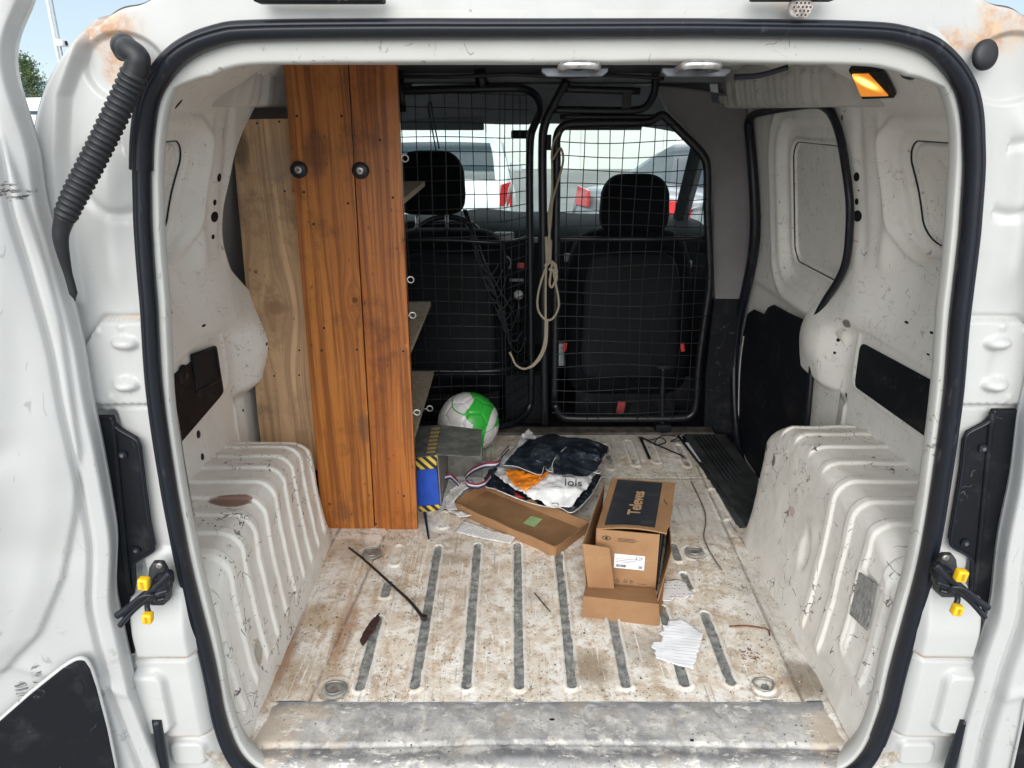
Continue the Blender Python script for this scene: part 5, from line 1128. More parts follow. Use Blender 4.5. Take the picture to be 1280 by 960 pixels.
M_prt = Mat('black_print', .45); _g = M_prt.mul(M_prt.step(M_prt.noise(25, 5, .7), .5, .75), .6); M_prt.col(M_prt.mix(_g, (.022, .024, .030), (.07, .07, .075)))
o = mesh('black_print', V, F, M_prt.m, lid); M_cardp = simple('print_in_card_colour', (.40, .25, .14), .75)
c = lidp(.475, .50, .0016); axx = EY.normalized(); axy = -ex.normalized(); Mx = Matrix(((axx.x, axy.x, 0, c.x), (axx.y, axy.y, 0, c.y), (0, 0, 1, c.z), (0, 0, 0, 1)))
tx_ = text('lettering', 'Televes', .046, M_cardp, lid, Mx @ Matrix.Rotation(R(1.5), 4, 'Y'), .0003, .0011)
for (s_, t_) in ((0, 0), ): tube('pen_mark', [lidp(.87, .62, .001), lidp(.88, .57, .001), lidp(.93, .52, .001), lidp(.90, .55, .001)], .0009, M_ink, lid, 6)
# front print, label, symbols
nrmf = ex.cross(up).normalized(); nrmf = -nrmf if nrmf.y > 0 else nrmf
def frp(s_, z, dz=.0048): return FL + ex * s_ + up * z + nrmf * dz
FM = lambda c: Matrix((( ex.normalized().x, 0, -nrmf.x * -1, c.x), (ex.normalized().y, 0, nrmf.y, c.y), (0, 1, 0, c.z), (0, 0, 0, 1)))
quad('white_label', [frp(.30, .104), frp(.30, .062), frp(.79, .062), frp(.79, .104)], -.0006, simple('label_paper', (.78, .78, .80), .6, var=.04), fr, 0)
text('lettering', '2.1K', .011, M_ink, fr, FM(frp(.70, .097, .0062)), .0002)
text('lettering', 'ooooooooooooo\nooooooo ooooo', .0065, simple('grey_ink', (.25, .25, .28), .6), fr, FM(frp(.54, .089, .0062)), .0002) if False else None
for k in range(3): quad('printed_line', [frp(.33, .092 - k * .005, .0056), frp(.33, .0905 - k * .005, .0056), frp(.74 - .08 * k, .0905 - k * .005, .0056), frp(.74 - .08 * k, .092 - k * .005, .0056)], .0001, simple('grey_ink', (.25, .25, .28), .6), fr, 0)
sbar = .34
for k in range(13):
    wbar = random.choice((.004, .007, .010)); quad('bar', [frp(sbar, .074, .0056), frp(sbar, .066, .0056), frp(sbar + wbar, .066, .0056), frp(sbar + wbar, .074, .0056)], .0001, M_ink, fr, 0); sbar += wbar + random.choice((.004, .007))
quad('printed_box', [frp(.70, .074, .0056), frp(.70, .066, .0056), frp(.76, .066, .0056), frp(.76, .074, .0056)], .0001, simple('grey_ink', (.25, .25, .28), .6), fr, 0)
lg = frp(.155, .149, .0052)
for dx_, r1_ in ((0, .011), ): tube('emblem', [lg + ex.normalized() * a_ + up * b_ for a_, b_ in [(-.011, 0), (-.004, .005), (.004, .005), (.011, 0), (.004, -.005), (-.004, -.005)]], .0008, M_ink, fr, 6, 3, closed=True)
disc('emblem_centre', tuple(lg), tuple(nrmf), .0035, .0035, M_ink, fr, .0005, 12)
for k in range(3): quad('printed_line', [frp(.34, .151 - k * .004, .0048), frp(.34, .1498 - k * .004, .0048), frp(.62 + .05 * (k % 2), .1498 - k * .004, .0048), frp(.62 + .05 * (k % 2), .151 - k * .004, .0048)], .0001, M_ink, fr, 0)
for (s_, sh) in ((.50, 4), (.60, 3), (.37, 5)): tube('recycling_mark', [frp(s_, .024, .005) + ex.normalized() * .0045 * math.cos(t) + up * .0045 * math.sin(t) for t in np.linspace(.4, 6.6, sh, endpoint=False)], .0006, M_ink, fr, 5, 2, closed=True)
quad('printed_line', [frp(.70, .020, .0048), frp(.70, .019, .0048), frp(.84, .019, .0048), frp(.84, .020, .0048)], .0001, M_ink, fr, 0)
# flaps
pf = lambda a_, b_, y: P(a_, b_, y=y)
quad('outer_side_flap', [pf(729, 680, .552), pf(756, 603, .86), FL + EY - ex * .16, FL - ex * .15 + Vector((0, -.03, 0))], .003, M_card)
quad('front_flap', [pf(728, 679, .548), pf(735, 735, .546), pf(769, 745, .540), pf(762, 684, .545)], .0035, M_card)
lw = [Vector((.193, .560, 0)), Vector((.371, .545, 0)), Vector((.366, .462, 0)), Vector((.180, .492, 0))]
quad('lower_flap', [p + up * z for p, z in zip(lw, (.018, .016, .028, .030))], .003, M_card)
quad('lower_lip', [lw[3] + up * .031, lw[2] + up * .029, Vector((.362, .412, .001)), Vector((.173, .447, .001))], .004, M_card)
quad('outer_side_flap', [pf(837, 664, .74), pf(838.5, 690, .60), pf(826, 735, .50), pf(818, 765, .468), Vector((.372, .46, .004)), Vector((.408, .60, .002)), Vector((.458, .83, .002)), pf(836, 615, .84)], .003, M_card)

# ---- black and yellow striped carton, half hidden by the boards
sbx = thing('striped_carton', 'small open carton with a blue front and black and yellow stripes beside the boards', 'carton', (-.26, 1.05, 0))
YS = .968; f = lambda a_, b_, y=YS: P(a_, b_, y=y)
def sq(nm, pts, vec, mat): o = prism(nm, pts, vec, mat, None, .0008); reroot([o], sbx); return o
M_hz = Mat('hazard_stripes', .6); s_ = M_hz.sep(); M_hz.col(M_hz.mix(M_hz.step(M_hz.math('FRACT', M_hz.math('MULTIPLY', M_hz.math('ADD', s_[0], s_[2]), 34)), .48, .52), (.02, .02, .02), (.62, .46, .08)))
M_blu = simple('blue_card', (.012, .07, .42), .45, var=.1); M_gc = Mat('dirty_grey_card', .75); _c = M_gc.mix(M_gc.step(M_gc.noise(20, 6, .7), .4, .7), (.075, .078, .072), (.16, .16, .145)); M_gc.col(M_gc.mix(M_gc.mul(M_gc.step(M_gc.noise(1, 3, vec=M_gc.scale(M_gc.tc, (10, 150, 10))), .5, .65), .5), _c, (.2, .2, .185)))
sq('blue_front', [f(521, 588), f(545.5, 586), f(550.5, 630), f(523, 633)], (0, .003, 0), M_blu)
sq('striped_edge', [f(523, 633.6), f(550.5, 630.6), f(551, 637), f(526, 642)], (0, .003, 0), M_hz.m)
sq('striped_front', [f(519, 573), f(546, 569), f(545.3, 585.4), f(521, 587.4)], (0, .003, 0), M_hz.m)
za = f(545, 568).z
sq('side_wall', [f(546, 570), f(551, 637), Vector((-.215, 1.16, 0)), Vector((-.225, 1.16, za))], (.003, 0, 0), simple('grey_card_inside', (.22, .21, .19), .8))
pz = lambda a_, b_, z=za: P(a_, b_, z=z)
sq('grey_flap', [pz(545, 569), pz(600, 572, za + .004), pz(602.5, 538, za + .012), pz(552, 532, za + .01)], (0, 0, .003), M_gc.m)
sq('top_flap', [pz(519, 573), pz(544.5, 569), pz(551.5, 532, za + .01), pz(519, 534, za + .01)], (0, 0, .003), simple('dark_grey_card', (.07, .072, .068), .75, var=.3))
for k in range(7):
    y0_ = 534 + k * 4.9; sq('yellow_bar', [pz(539.5 - k * 1.0, y0_ + 1, za + .0045 + .007 * (1 - k / 7)), pz(551 - k * 1.0, y0_, za + .0045 + .007 * (1 - k / 7)), pz(550 - k * .9, y0_ + 2.6, za + .0045 + .007 * (1 - k / 7)), pz(538.8 - k * 1.0, y0_ + 3.4, za + .0045 + .007 * (1 - k / 7))], (0, 0, .0008), simple('dull_yellow_print', (.30, .22, .08), .7))
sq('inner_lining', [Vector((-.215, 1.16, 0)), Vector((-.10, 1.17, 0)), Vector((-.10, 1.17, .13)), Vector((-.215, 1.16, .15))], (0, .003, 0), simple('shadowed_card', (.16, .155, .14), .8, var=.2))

# ---- papers
pm = Mat('newsprint', .8); _t = pm.mul(pm.step(pm.wave(48, dist=.3, axis='DIAGONAL'), .45, .6), pm.step(pm.noise(90, 3), .42, .5)); pm.col(pm.mix(pm.mul(_t, .35), pm.mix(pm.noise(12, 5), (.66, .66, .66), (.80, .80, .79)), (.25, .25, .27)))
pw = Mat('lined_paper', .8); _a = pw.step(pw.wave(85, dist=.6, axis='DIAGONAL', vec=pw.vmath('MULTIPLY', pw.tc, (.15, .7, 0))), .72, .9); pw.col(pw.mix(pw.mul(pw.mul(_a, pw.step(pw.noise(30, 3), .40, .55)), .35), (.84, .85, .88), (.34, .35, .46)))
ph = Mat('handwritten_paper', .8); _h = ph.mul(ph.line(ph.noise(60, 3, .6, dist=1.5), .045), ph.mul(ph.step(ph.wave(26, axis='Y'), .35, .5), ph.step(ph.noise(22, 2), .40, .50))); ph.col(ph.mix(ph.mul(_h, .85), ph.mix(ph.noise(30, 5), (.66, .64, .63), (.80, .78, .77)), (.10, .10, .14)))
def paper(nm, lab, pts, zf, mat, z=.006, seed=0, res=.008, jag=.0005):
    pl = fpoly(pts, z); c = sum(pl, Vector()) / len(pl); o = patch(nm, [(p.x, p.y) for p in pl], zf, mat, None, res, jag, .0006, seed)
    o.data.transform(Matrix.Translation((-c.x, -c.y, 0))); o.location = (c.x, c.y, 0)
    # keep procedural marks in place
    tag(o, lab, 'paper'); return o
paper('newspaper_sheet', 'crumpled printed newspaper sheets between the striped carton and the cardboard lid', [(548, 600), (560, 584), (585, 582), (612, 580), (640, 566), (660, 545), (668, 548), (655, 570), (640, 590), (620, 600), (600, 612), (575, 628), (566, 640), (590, 648), (575, 650), (556, 640), (548, 643), (552, 620)], lambda x, y: .014 + abs(crumple(x, y, 12, .009, 5)), pm.m, .012, 5)
paper('curled_paper', 'white curled paper page against the left corner of the cardboard lid', [(556, 622), (563, 614), (578, 609), (590, 607), (596, 612), (580, 622), (568, 632), (572, 645), (560, 640), (556, 632)], lambda x, y: .030 + .022 * math.sin((x + .22) * 22) ** 2 + crumple(x, y, 20, .003, 8), ph.m, .03, 6)
paper('paper_sheet', 'white printed sheet slipped under the front of the cardboard lid', [(569, 666), (580, 651), (610, 662), (645, 672), (638, 681), (605, 675)], lambda x, y: .008 + crumple(x, y, 9, .0015, 2), pm.m, .006, 7)
paper('torn_page', 'torn white page of handwriting lying alone at the front of the floor', [(828, 783), (833, 785), (835, 779), (841, 779), (850, 776), (863, 784), (879, 795), (873, 815), (866, 838), (845, 832), (838, 829), (836, 831), (832, 827), (820, 824), (818, 818), (820, 814), (814, 811), (817, 803), (826, 803), (829, 797), (823, 793), (829, 790)], lambda x, y: .009 + .006 * math.sin(x * 16 + y * 9 + 1) ** 2 + crumple(x, y, 12, .0015, 3), pw.m, .008, 8, .005, .0010)
paper('handwritten_note', 'dirty handwritten note trodden flat behind the torn white page', [(830, 727), (845, 724), (857, 728), (861, 736), (869, 744), (860, 747), (852, 750), (842, 748), (838, 752), (829, 752), (824, 748), (826, 738)], lambda x, y: .0065 + crumple(x, y, 12, .001, 4), ph.m, .006, 9, .006, .0012)

# ---- ribbon
rib_ = thing('striped_ribbon', 'loop of red, white and navy ribbon beside the torn mailing bag', 'ribbon', (-.1, 1.05, 0))
rp = catmull([P(a_, b_, z=.065) for a_, b_ in [(636, 563), (628, 572), (622, 584), (605, 586), (590, 592), (582, 601), (584, 609), (596, 611), (607, 608), (614, 600)]], 8)
rp2 = catmull([P(a_, b_, z=.05) for a_, b_ in [(556, 601), (563, 599), (568, 604), (573, 609)]], 8)
M_rr, M_rw, M_rn = simple('ribbon_red', (.22, .015, .05), .5), simple('ribbon_white', (.66, .64, .66), .5), simple('ribbon_navy', (.03, .035, .12), .5)
for path_ in (rp, rp2):
    for k, mt in enumerate((M_rr, M_rw, M_rn)):
        V = []; F = []
        for i, p in enumerate(path_):
            lean = Vector((0, -.003 * math.sin(i * .25), 0)); z0_ = .022 - k * .0068
            V += [Vector(p) + lean * 2 + Vector((0, 0, z0_)), Vector(p) + lean + Vector((0, -.001, z0_ - .0066))]
            if i: F.append((2 * i - 2, 2 * i - 1, 2 * i + 1, 2 * i))
        o = mesh('ribbon_stripe', V, F, mt, None); m_ = o.modifiers.new('thickness', 'SOLIDIFY'); m_.thickness = .0006; reroot([o], rib_)

# ---- cable ties, rope and litter
def strip(nm, lab, cat, pts, w0_, w1_, th, mat, parent=None, group=None):
    p = catmull(pts, 8) if len(pts) > 2 else np.array([tuple(Vector(pts[0]).lerp(Vector(pts[1]), t)) for t in np.linspace(0, 1, 10)])
    T_ = np.gradient(p, axis=0); T_ /= np.linalg.norm(T_, axis=1)[:, None]; N_ = np.stack([-T_[:, 1], T_[:, 0], 0 * T_[:, 0]], -1); N_ /= np.linalg.norm(N_, axis=1)[:, None]
    w_ = np.linspace(w0_, w1_, len(p))[:, None] / 2; V = []; F = []
    for i in range(len(p)):
        for (s_, z_) in ((-1, 0), (1, 0), (1, th), (-1, th)): V.append(p[i] + N_[i] * w_[i] * s_ + np.array([0, 0, z_]))
        if i:
            for m in range(4): F.append((4 * i - 4 + m, 4 * i - 4 + (m + 1) % 4, 4 * i + (m + 1) % 4, 4 * i + m))
    F += [(3, 2, 1, 0), tuple(4 * (len(p) - 1) + m for m in range(4))]
    o = fix(mesh(nm, V, F, mat, parent, False))
    if lab: tag(o, lab, cat, group)
    return o
GT = 'black cable ties'
M_tie = simple('cable_tie_nylon', (.014, .014, .016), .4, var=.2)
ct = thing('cable_tie', 'long thick black cable tie lying alone across the left floor ribs', 'cable tie', tuple(P(480, 728, z=.006)), group=GT)
o = strip('strap', None, None, [P(a_, b_, z=.012) for a_, b_ in [(436, 685), (455, 700), (485, 727), (512, 752), (529, 773)]], .005, .0085, .003, M_tie); reroot([o], ct)
o = box('head', tuple(P(530, 772, z=.016)), (.014, .014, .012), M_tie, None, .002, R(-35)); reroot([o], ct)
strip('cable_tie', 'short pointed black cable tie sticking out below the striped carton', 'cable tie', [P(531, 641, z=.009), P(533, 655, z=.009), P(536, 674, z=.009)], .010, .005, .0025, M_tie, group=GT)
strip('cable_tie', 'thick black cable tie by the mesh bulkhead, pointing at the carton', 'cable tie', [P(800, 547, z=.010), P(806, 560, z=.010), P(812, 574, z=.008)], .010, .010, .003, M_tie, group=GT)
strip('cable_tie', 'thin black cable tie by the bulkhead, pointing to the side step', 'cable tie', [P(801, 547, z=.014), P(820, 556, z=.010), P(855, 571, z=.008)], .008, .004, .003, M_tie, group=GT)
o = tube('tangled_wire', [P(a_, b_, z=z_) for a_, b_, z_ in [(798, 546, .008), (812, 550, .02), (826, 547, .012), (832, 553, .008), (818, 556, .012), (826, 545, .03), (848, 546, .012), (838, 552, .01), (858, 549, .01)]], .002, M_tubeblk, None, 6, 8); tag(o, 'tangle of thin dark wire on the floor in front of the bulkhead', 'wire')
o = tube('loose_wire', [P(a_, b_, z=.008) for a_, b_ in [(864, 602), (874, 622), (881, 640), (882, 655), (880, 672), (890, 694), (902, 712)]], .0022, simple('dirty_cord', (.16, .14, .12), .7), None, 6, 6); tag(o, 'thin grimy cord snaking over the right of the floor', 'cord')
o = tube('metal_splinter', [P(668, 741, z=.007), P(688, 765, z=.007)], .0016, M_tubeblk, None, 6); tag(o, 'tiny straight dark wire offcut between two middle floor ribs', 'wire offcut')
lf = fpoly([(474, 768), (475, 776), (467, 790), (459, 803), (453, 809), (450, 803), (455, 790), (464, 777)], .009)
o = patch('dead_leaf', [(p.x, p.y) for p in lf], lambda x, y: .010 + crumple(x, y, 30, .003, 2), simple('dark_leaf', (.045, .02, .018), .6, var=.3, ns=60), None, .005, .0008, .0012, 3); tag(o, 'narrow dark brown dead leaf on the left of the floor', 'leaf')
rgb = []
rst = thing('rusty_crumbs', 'little heap of rust flakes on the right side of the floor', 'rust flakes', tuple(P(938, 820, z=.0)))
M_rst = simple('rust_flakes', (.16, .06, .025), .85, var=.4, ns=90)
for k in range(26):
    a_ = P(938 + random.gauss(0, 7), 818 + random.gauss(0, 6), z=.006); pts = [a_ + Vector((random.uniform(-.005, .005), random.uniform(-.005, .005), 0)) for _ in range(3)]
    try: o = prism('flake', pts, (0, 0, .0018), M_rst, None); reroot([o], rst)
    except Exception: pass
o = tube('bent_wire', [P(a_, b_, z=.008) for a_, b_ in [(912, 783), (930, 782), (948, 784), (960, 787), (962, 794)]], .0022, M_rst, None, 6, 5); tag(o, 'bent rusty wire on the right side of the floor', 'wire')
# grit: far too much to count
acc = ([], []); rg = np.random.default_rng(5)
for k in range(1500):
    x, y = XC + rg.uniform(-.60, .60), .17 + abs(rg.normal()) * .45 if rg.random() < .6 else rg.uniform(.17, 1.5)
    if y > 1.5: continue
    r_ = rg.uniform(.0006, .0022) * (1.6 if rg.random() < .06 else 1); z_ = .003; b0 = len(acc[0])
    for t in range(4): a0 = t * 1.57 + rg.random(); acc[0].append((x + r_ * math.cos(a0) * rg.uniform(.6, 1.4), y + r_ * math.sin(a0) * rg.uniform(.6, 1.4), z_))
    acc[0].append((x, y, z_ + r_ * 1.3)); acc[1].extend([(b0, b0 + 1, b0 + 4), (b0 + 1, b0 + 2, b0 + 4), (b0 + 2, b0 + 3, b0 + 4), (b0 + 3, b0, b0 + 4)])
o = join_as('floor_grit', acc, simple('grit', (.11, .08, .06), .9, var=.5, ns=50), None, False); o['kind'] = 'stuff'

# rope hanging on the middle post
rm = Mat('jute_rope', .85); rm.col(rm.mix(rm.step(rm.wave(120, axis='DIAGONAL'), .3, .7), (.26, .22, .165), (.40, .35, .27))); rm.bump(rm.wave(120, axis='DIAGONAL'), .6, .002)
rope = thing('hanging_rope', 'beige rope knotted in loops, hanging from the middle post of the mesh bulkhead', 'rope', tuple(P(683, 330, y=1.50)))
yr = 1.50
def rp_(pts, r_=.0042): o = tube('rope_strand', [P(a_, b_, y=(c[0] if c else yr)) for a_, b_, *c in pts], r_, rm.m, None, 8, 6); reroot([o], rope)
rp_([(700, 165), (692, 178), (690, 200), (700, 185), (704, 200), (698, 225), (691, 250), (688, 280), (686, 300), (685, 326)], .0038)
rp_([(690, 200), (690, 240), (686, 270), (687, 300), (688, 328)], .0038); rp_([(683, 296), (684, 328)], .007); rp_([(688, 300), (687, 330)], .007)
rp_([(686, 326), (677, 350), (672, 372), (673, 388), (680, 398), (686, 400), (692, 397), (698, 385), (698, 372), (694, 352), (692, 340), (694, 332), (689, 326)])
rp_([(683, 326), (682, 360), (682, 400), (681, 425), (676, 442), (666, 456), (655, 461), (645, 456), (640, 446), (637, 440)]); rp_([(684, 400), (683, 428), (677, 445), (668, 456), (660, 460)], .0045)
rp_([(690, 330), (688, 345), (687, 355), (690, 359), (694, 350), (696, 338), (692, 330)]); rp_([(681, 333), (688, 328), (694, 331), (693, 338), (686, 336)], .006); rp_([(692, 336), (696, 345), (695, 352)], .004)
# wasp nest under the roof edge
wc = P(1000, 10, y=-.028); nest = thing('wasp_nest', 'small grey paper wasp nest stuck above the rubber seal under the roof edge', 'wasp nest', tuple(wc))
M_nest = simple('nest_paper', (.46, .42, .40), .9, var=.3, ns=120); M_cell = simple('nest_cell', (.09, .07, .06), .9)
o = slab('nest_body', tuple(wc), .030, .016, .024, M_nest, None, .8); reroot([o], nest)
for i in range(-2, 3):
    for j in range(-2, 3):
        x_, z_ = i * .0052 + (j % 2) * .0026, j * .0046
        if (x_ / .014) ** 2 + (z_ / .0105) ** 2 < 1:
            c = (wc.x + x_, wc.y - .0075 + 12 * (x_ ** 2 + z_ ** 2), wc.z + z_); o = tube('nest_wall', [Vector(c) + Vector((.0024 * math.cos(t), -.002, .0024 * math.sin(t))) for t in np.linspace(0, 6.283, 6, endpoint=False)], .0006, M_nest, None, 5, 1, closed=True); reroot([o], nest)
            o = disc('nest_cell', c, (0, -1, 0), .0021, .0021, M_cell, None, .0012, 6); reroot([o], nest)
# ============================================================ THE CAR PARK
asph = Mat('asphalt', .85); _c = asph.mix(asph.step(asph.noise(.35, 8, .6), .35, .7), (.22, .22, .21), (.30, .295, .285)); asph.col(_c); asph.bump(asph.noise(60, 4), .3, .004)
o = mesh('ground', [(-900, -400, GZ), (900, -400, GZ), (900, 1500, GZ), (-900, 1500, GZ)], [(0, 1, 2, 3)], asph.m); o['kind'] = 'structure'
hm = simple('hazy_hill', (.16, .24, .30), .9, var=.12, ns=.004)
xs_ = np.linspace(-1500, 1500, 90); hz_ = 38 + 22 * np.array([mnoise.noise(Vector((x / 260, 1.3, 0))) for x in xs_]) + 9 * np.array([mnoise.noise(Vector((x / 60, 4.3, 0))) for x in xs_])
H3 = np.stack([0 * xs_ + GZ, hz_ * .55, hz_, hz_ * .9, 0 * xs_ + GZ], 1); Y3 = np.stack([0 * xs_ + 880, 0 * xs_ + 990, 0 * xs_ + 1080, 0 * xs_ + 1180, 0 * xs_ + 1400], 1)
o = sheet('far_hills', np.repeat(xs_[:, None], 5, 1), Y3, H3, hm); o['kind'] = 'structure'

def car_paint(nm, c): return simple(nm, c, .25, var=.03, coat=.5, spec=.5, ns=2)
M_tyre = simple('tyre', (.02, .02, .02), .8); M_rim = simple('wheel_rim', (.35, .35, .36), .4, metal=.5); M_cglass = simple('dark_car_glass', (.03, .045, .055), .08, spec=.6, var=.1)
M_tail = simple('tail_light_red', (.55, .02, .02), .2, coat=.5); M_lens = simple('clear_lens', (.6, .6, .6), .2)
def make_car(lab, cat, loc, rz, colr, L_=4.2, W_=1.72, H_=1.47, rear='hatch', group=None):
    """y runs from the tail (0) to the nose (L_)"""
    root = thing('parked_car' if cat == 'car' else 'parked_van', lab, cat, loc, rz, group); pm_ = car_paint('body_' + '_'.join(str(int(k * 100)) for k in colr), colr)
    if rear == 'hatch': st = [(0, .30, .62, .62), (.02, .28, .95, .98), (.10, .27, 1.0, 1.10), (.35, .26, .98, H_ - .12), (.62, .26, .97, H_ - .02), (1.4, .25, .96, H_), (2.2, .25, .95, H_ - .02), (2.7, .25, .93, H_ - .16), (3.15, .25, .92, .98), (3.7, .25, .84, .90), (4.05, .27, .70, .74), (L_, .30, .55, .56)]
    elif rear == 'sedan': st = [(0, .30, .62, .64), (.03, .28, .88, .92), (.15, .27, .95, 1.00), (.55, .26, .96, 1.04), (1.05, .26, .96, H_ - .14), (1.5, .26, .96, H_ - .02), (2.1, .25, .96, H_), (2.7, .25, .95, H_ - .08), (3.3, .25, .92, 1.0), (3.8, .25, .86, .92), (4.25, .27, .74, .78), (L_, .30, .55, .56)]
    else: st = [(0, .35, .90, H_ - .12), (.05, .32, 1.0, H_ - .02), (.4, .3, 1.05, H_), (2.0, .3, 1.05, H_ + .01), (3.0, .3, 1.05, H_), (3.35, .3, 1.05, H_ - .14), (3.8, .3, 1.02, 1.10), (4.3, .3, .92, .98), (L_, .34, .6, .62)]
    ys = np.linspace(0, L_, 70); S = np.array(st); zb_, zm, zr = [np.interp(ys, S[:, 0], S[:, k]) for k in (1, 2, 3)]
    ker = np.ones(3) / 3; zr = np.convolve(np.pad(zr, 1, 'edge'), ker, 'valid')
    wt = W_ / 2 * (1 - .12 * ss(L_ - .7, L_, ys) - .10 * ss(.35, 0, ys)); cab = np.clip((zr - zm) / .45, 0, 1)
    rows = []
    for i in range(len(ys)):
        w_ = wt[i]; tw = w_ * (1 - .20 * cab[i]); r = [(w_ * .86, zb_[i]), (w_ * .97, zb_[i] + .12), (w_, zb_[i] + .3 * (zm[i] - zb_[i]) + .1), (w_ * .995, zm[i] - .12), (w_ * .96, zm[i] - .02), (w_ * .95 * (1 - .02 * cab[i]), zm[i] + .02 * cab[i]), (tw * 1.02, zr[i] - .08 * cab[i] - .001), (tw * .93, zr[i] - .02 * cab[i]), (tw * .6, zr[i] + .012), (0, zr[i] + .02)]
        rows.append([(x, z) for x, z in r] + [(-x, z) for x, z in r[::-1][1:]])
    A = np.array(rows); X = A[:, :, 0]; Z = A[:, :, 1]; Y = ys[:, None] + 0 * X
    X = np.vstack([X[:1] * .0, X, X[-1:] * 0]); Z = np.vstack([np.full((1, X.shape[1]), .6), Z, np.full((1, X.shape[1]), .45)]); Y = np.vstack([Y[:1] + .03, Y, Y[-1:] - .03])
    body = sheet('body', X, Y, Z, pm_, root)
    def roofw(y, k): i = int(np.argmin(abs(ys - y))); return wt[i] * .95 * (1 - .02 * cab[i]), wt[i] * (1 - .20 * cab[i]) * 1.02, zm[i], zr[i]
    # side glass, split by pillars
    spans = {'hatch': [(.45, .95), (1.02, 1.85), (1.93, 2.75)], 'sedan': [(1.0, 1.55), (1.62, 2.35), (2.43, 3.1)], 'van': [(2.6, 3.55)]}[rear]
    for sx in (-1, 1):
        for (a_, b_) in spans:
            P4 = []
            for y, top in ((a_, 0), (b_, 0), (b_, 1), (a_, 1)):
                wb, wtp, z0_, z1_ = roofw(y if not top else min(max(y, a_ + .02), b_ - .02), 0); z1_ = max(z1_ - .11, z0_ + .05); f_ = (z1_ - z0_) / max(zr[int(np.argmin(abs(ys - y)))] - z0_, .1) if top else .08
                P4.append((sx * ((wb * (1 - f_) + wtp * f_) + .006), y, z0_ + .04 if not top else z1_))
            o = prism('side_window', P4, (sx * .006, 0, 0), M_cglass, root, 0)
    def across(nm, ya, yb, k, mat, off=.016):
        V = []; n_ = 8; m_ = 8
        for i in range(m_ + 1):
            y = ya + (yb - ya) * i / m_; f_ = (y - ys[0]) / (ys[1] - ys[0]); j0 = min(int(f_), len(ys) - 2); f_ -= j0; lp_ = lambda A_: A_[j0] * (1 - f_) + A_[j0 + 1] * f_
            w_ = lp_(wt) * (1 - .20 * lp_(cab)) * .98 * k; z1_ = lp_(zr)
            for j in range(n_ + 1): t = j / n_ * 2 - 1; V.append((t * w_, y - off * .6, z1_ + .014 * (1 - t * t) + off))
        F = [(i * (n_ + 1) + j, i * (n_ + 1) + j + 1, (i + 1) * (n_ + 1) + j + 1, (i + 1) * (n_ + 1) + j) for i in range(m_) for j in range(n_)]
        return mesh(nm, V, F, mat, root)
    if rear == 'hatch': across('rear_window', .09, .40, .82, M_cglass)
    if rear == 'sedan': across('rear_window', .60, 1.28, .80, M_cglass)
    across('windscreen', *( (2.78, 3.2) if rear == 'hatch' else (2.75, 3.3) if rear == 'sedan' else (3.36, 3.8)), .84, M_cglass)
    zl = {'hatch': (.74, .99), 'sedan': (.84, 1.01), 'van': (.75, 1.2)}[rear]
    for sx in (-1, 1):
        if rear != 'van': o = prism('tail_light', [(sx * W_ * .47, .0 + .10, zl[0]), (sx * W_ * (.385 if rear == 'hatch' else .26), -.008, zl[0] + .02), (sx * W_ * (.395 if rear == 'hatch' else .27), .02, zl[1]), (sx * W_ * .462, .13, zl[1] + .02)], (0, -.03, 0), M_tail, root, .008)
        prism('headlight', [(sx * W_ * .46, L_ - .42, .66), (sx * W_ * .30, L_ - .10, .62), (sx * W_ * .30, L_ - .14, .74), (sx * W_ * .45, L_ - .46, .80)], (0, .04, 0), M_lens, root, .006)
        box('door_mirror', (sx * (W_ / 2 + .09), L_ * .64, 1.0), (.17, .10, .13), pm_, root, .03)
        for y in (.78, L_ - .82):
            wl_ = disc('wheel', (sx * (W_ / 2 - .20), y, .31), (sx, 0, 0), .31, .31, M_tyre, root, .21, 28); disc('wheel_rim', (sx * (W_ / 2 + .006), y, .31), (sx, 0, 0), .20, .20, M_rim, wl_, .012, 20, dome=.01)
        for y in ([2.0] if rear != 'van' else [2.55]): prism('door_gap', [(sx * (W_ / 2 + .001), y, .35), (sx * (W_ / 2 + .001), y + .010, .35), (sx * (W_ / 2 - .02), y + .010, .93), (sx * (W_ / 2 - .02), y, .93)], (sx * .002, 0, 0), M_dark, root)
    bmp = box('rear_bumper', (0, .03, .47), (W_ * .90, .16, .22), pm_, root, .05); box('number_plate', (0, -.012, .80 if rear == 'hatch' else .74), (.50, .012, .11), simple('blank_plate', (.7, .7, .68), .5), root, .003)
    box('lower_grille', (0, -.055, .40), (W_ * .5, .02, .08), M_blk, root, .01)
    return root
# looking forward through the windscreen
make_car('white hatchback seen from behind through the left half of the bulkhead', 'car', (-.80, 7.3, GZ), R(2), (.74, .76, .76), rear='hatch', H_=1.50)
make_car('silver grey saloon parked at an angle, seen through the right half of the bulkhead', 'car', (1.0, 6.0, GZ), R(-60), (.19, .21, .23), L_=4.7, W_=1.80, H_=1.52, rear='sedan')
make_car('red car beside the silver grey saloon, seen at the right edge of the bulkhead', 'car', (3.35, 4.6, GZ), R(-8), (.42, .03, .06), rear='hatch')
make_car('white car farther off behind the red car', 'car', (4.9, 12.5, GZ), R(-20), (.72, .73, .74), rear='hatch')
make_car('white hatchback farthest to the left, hidden mostly by the boards', 'car', (-3.4, 8.2, GZ), R(6), (.70, .72, .72), rear='hatch')
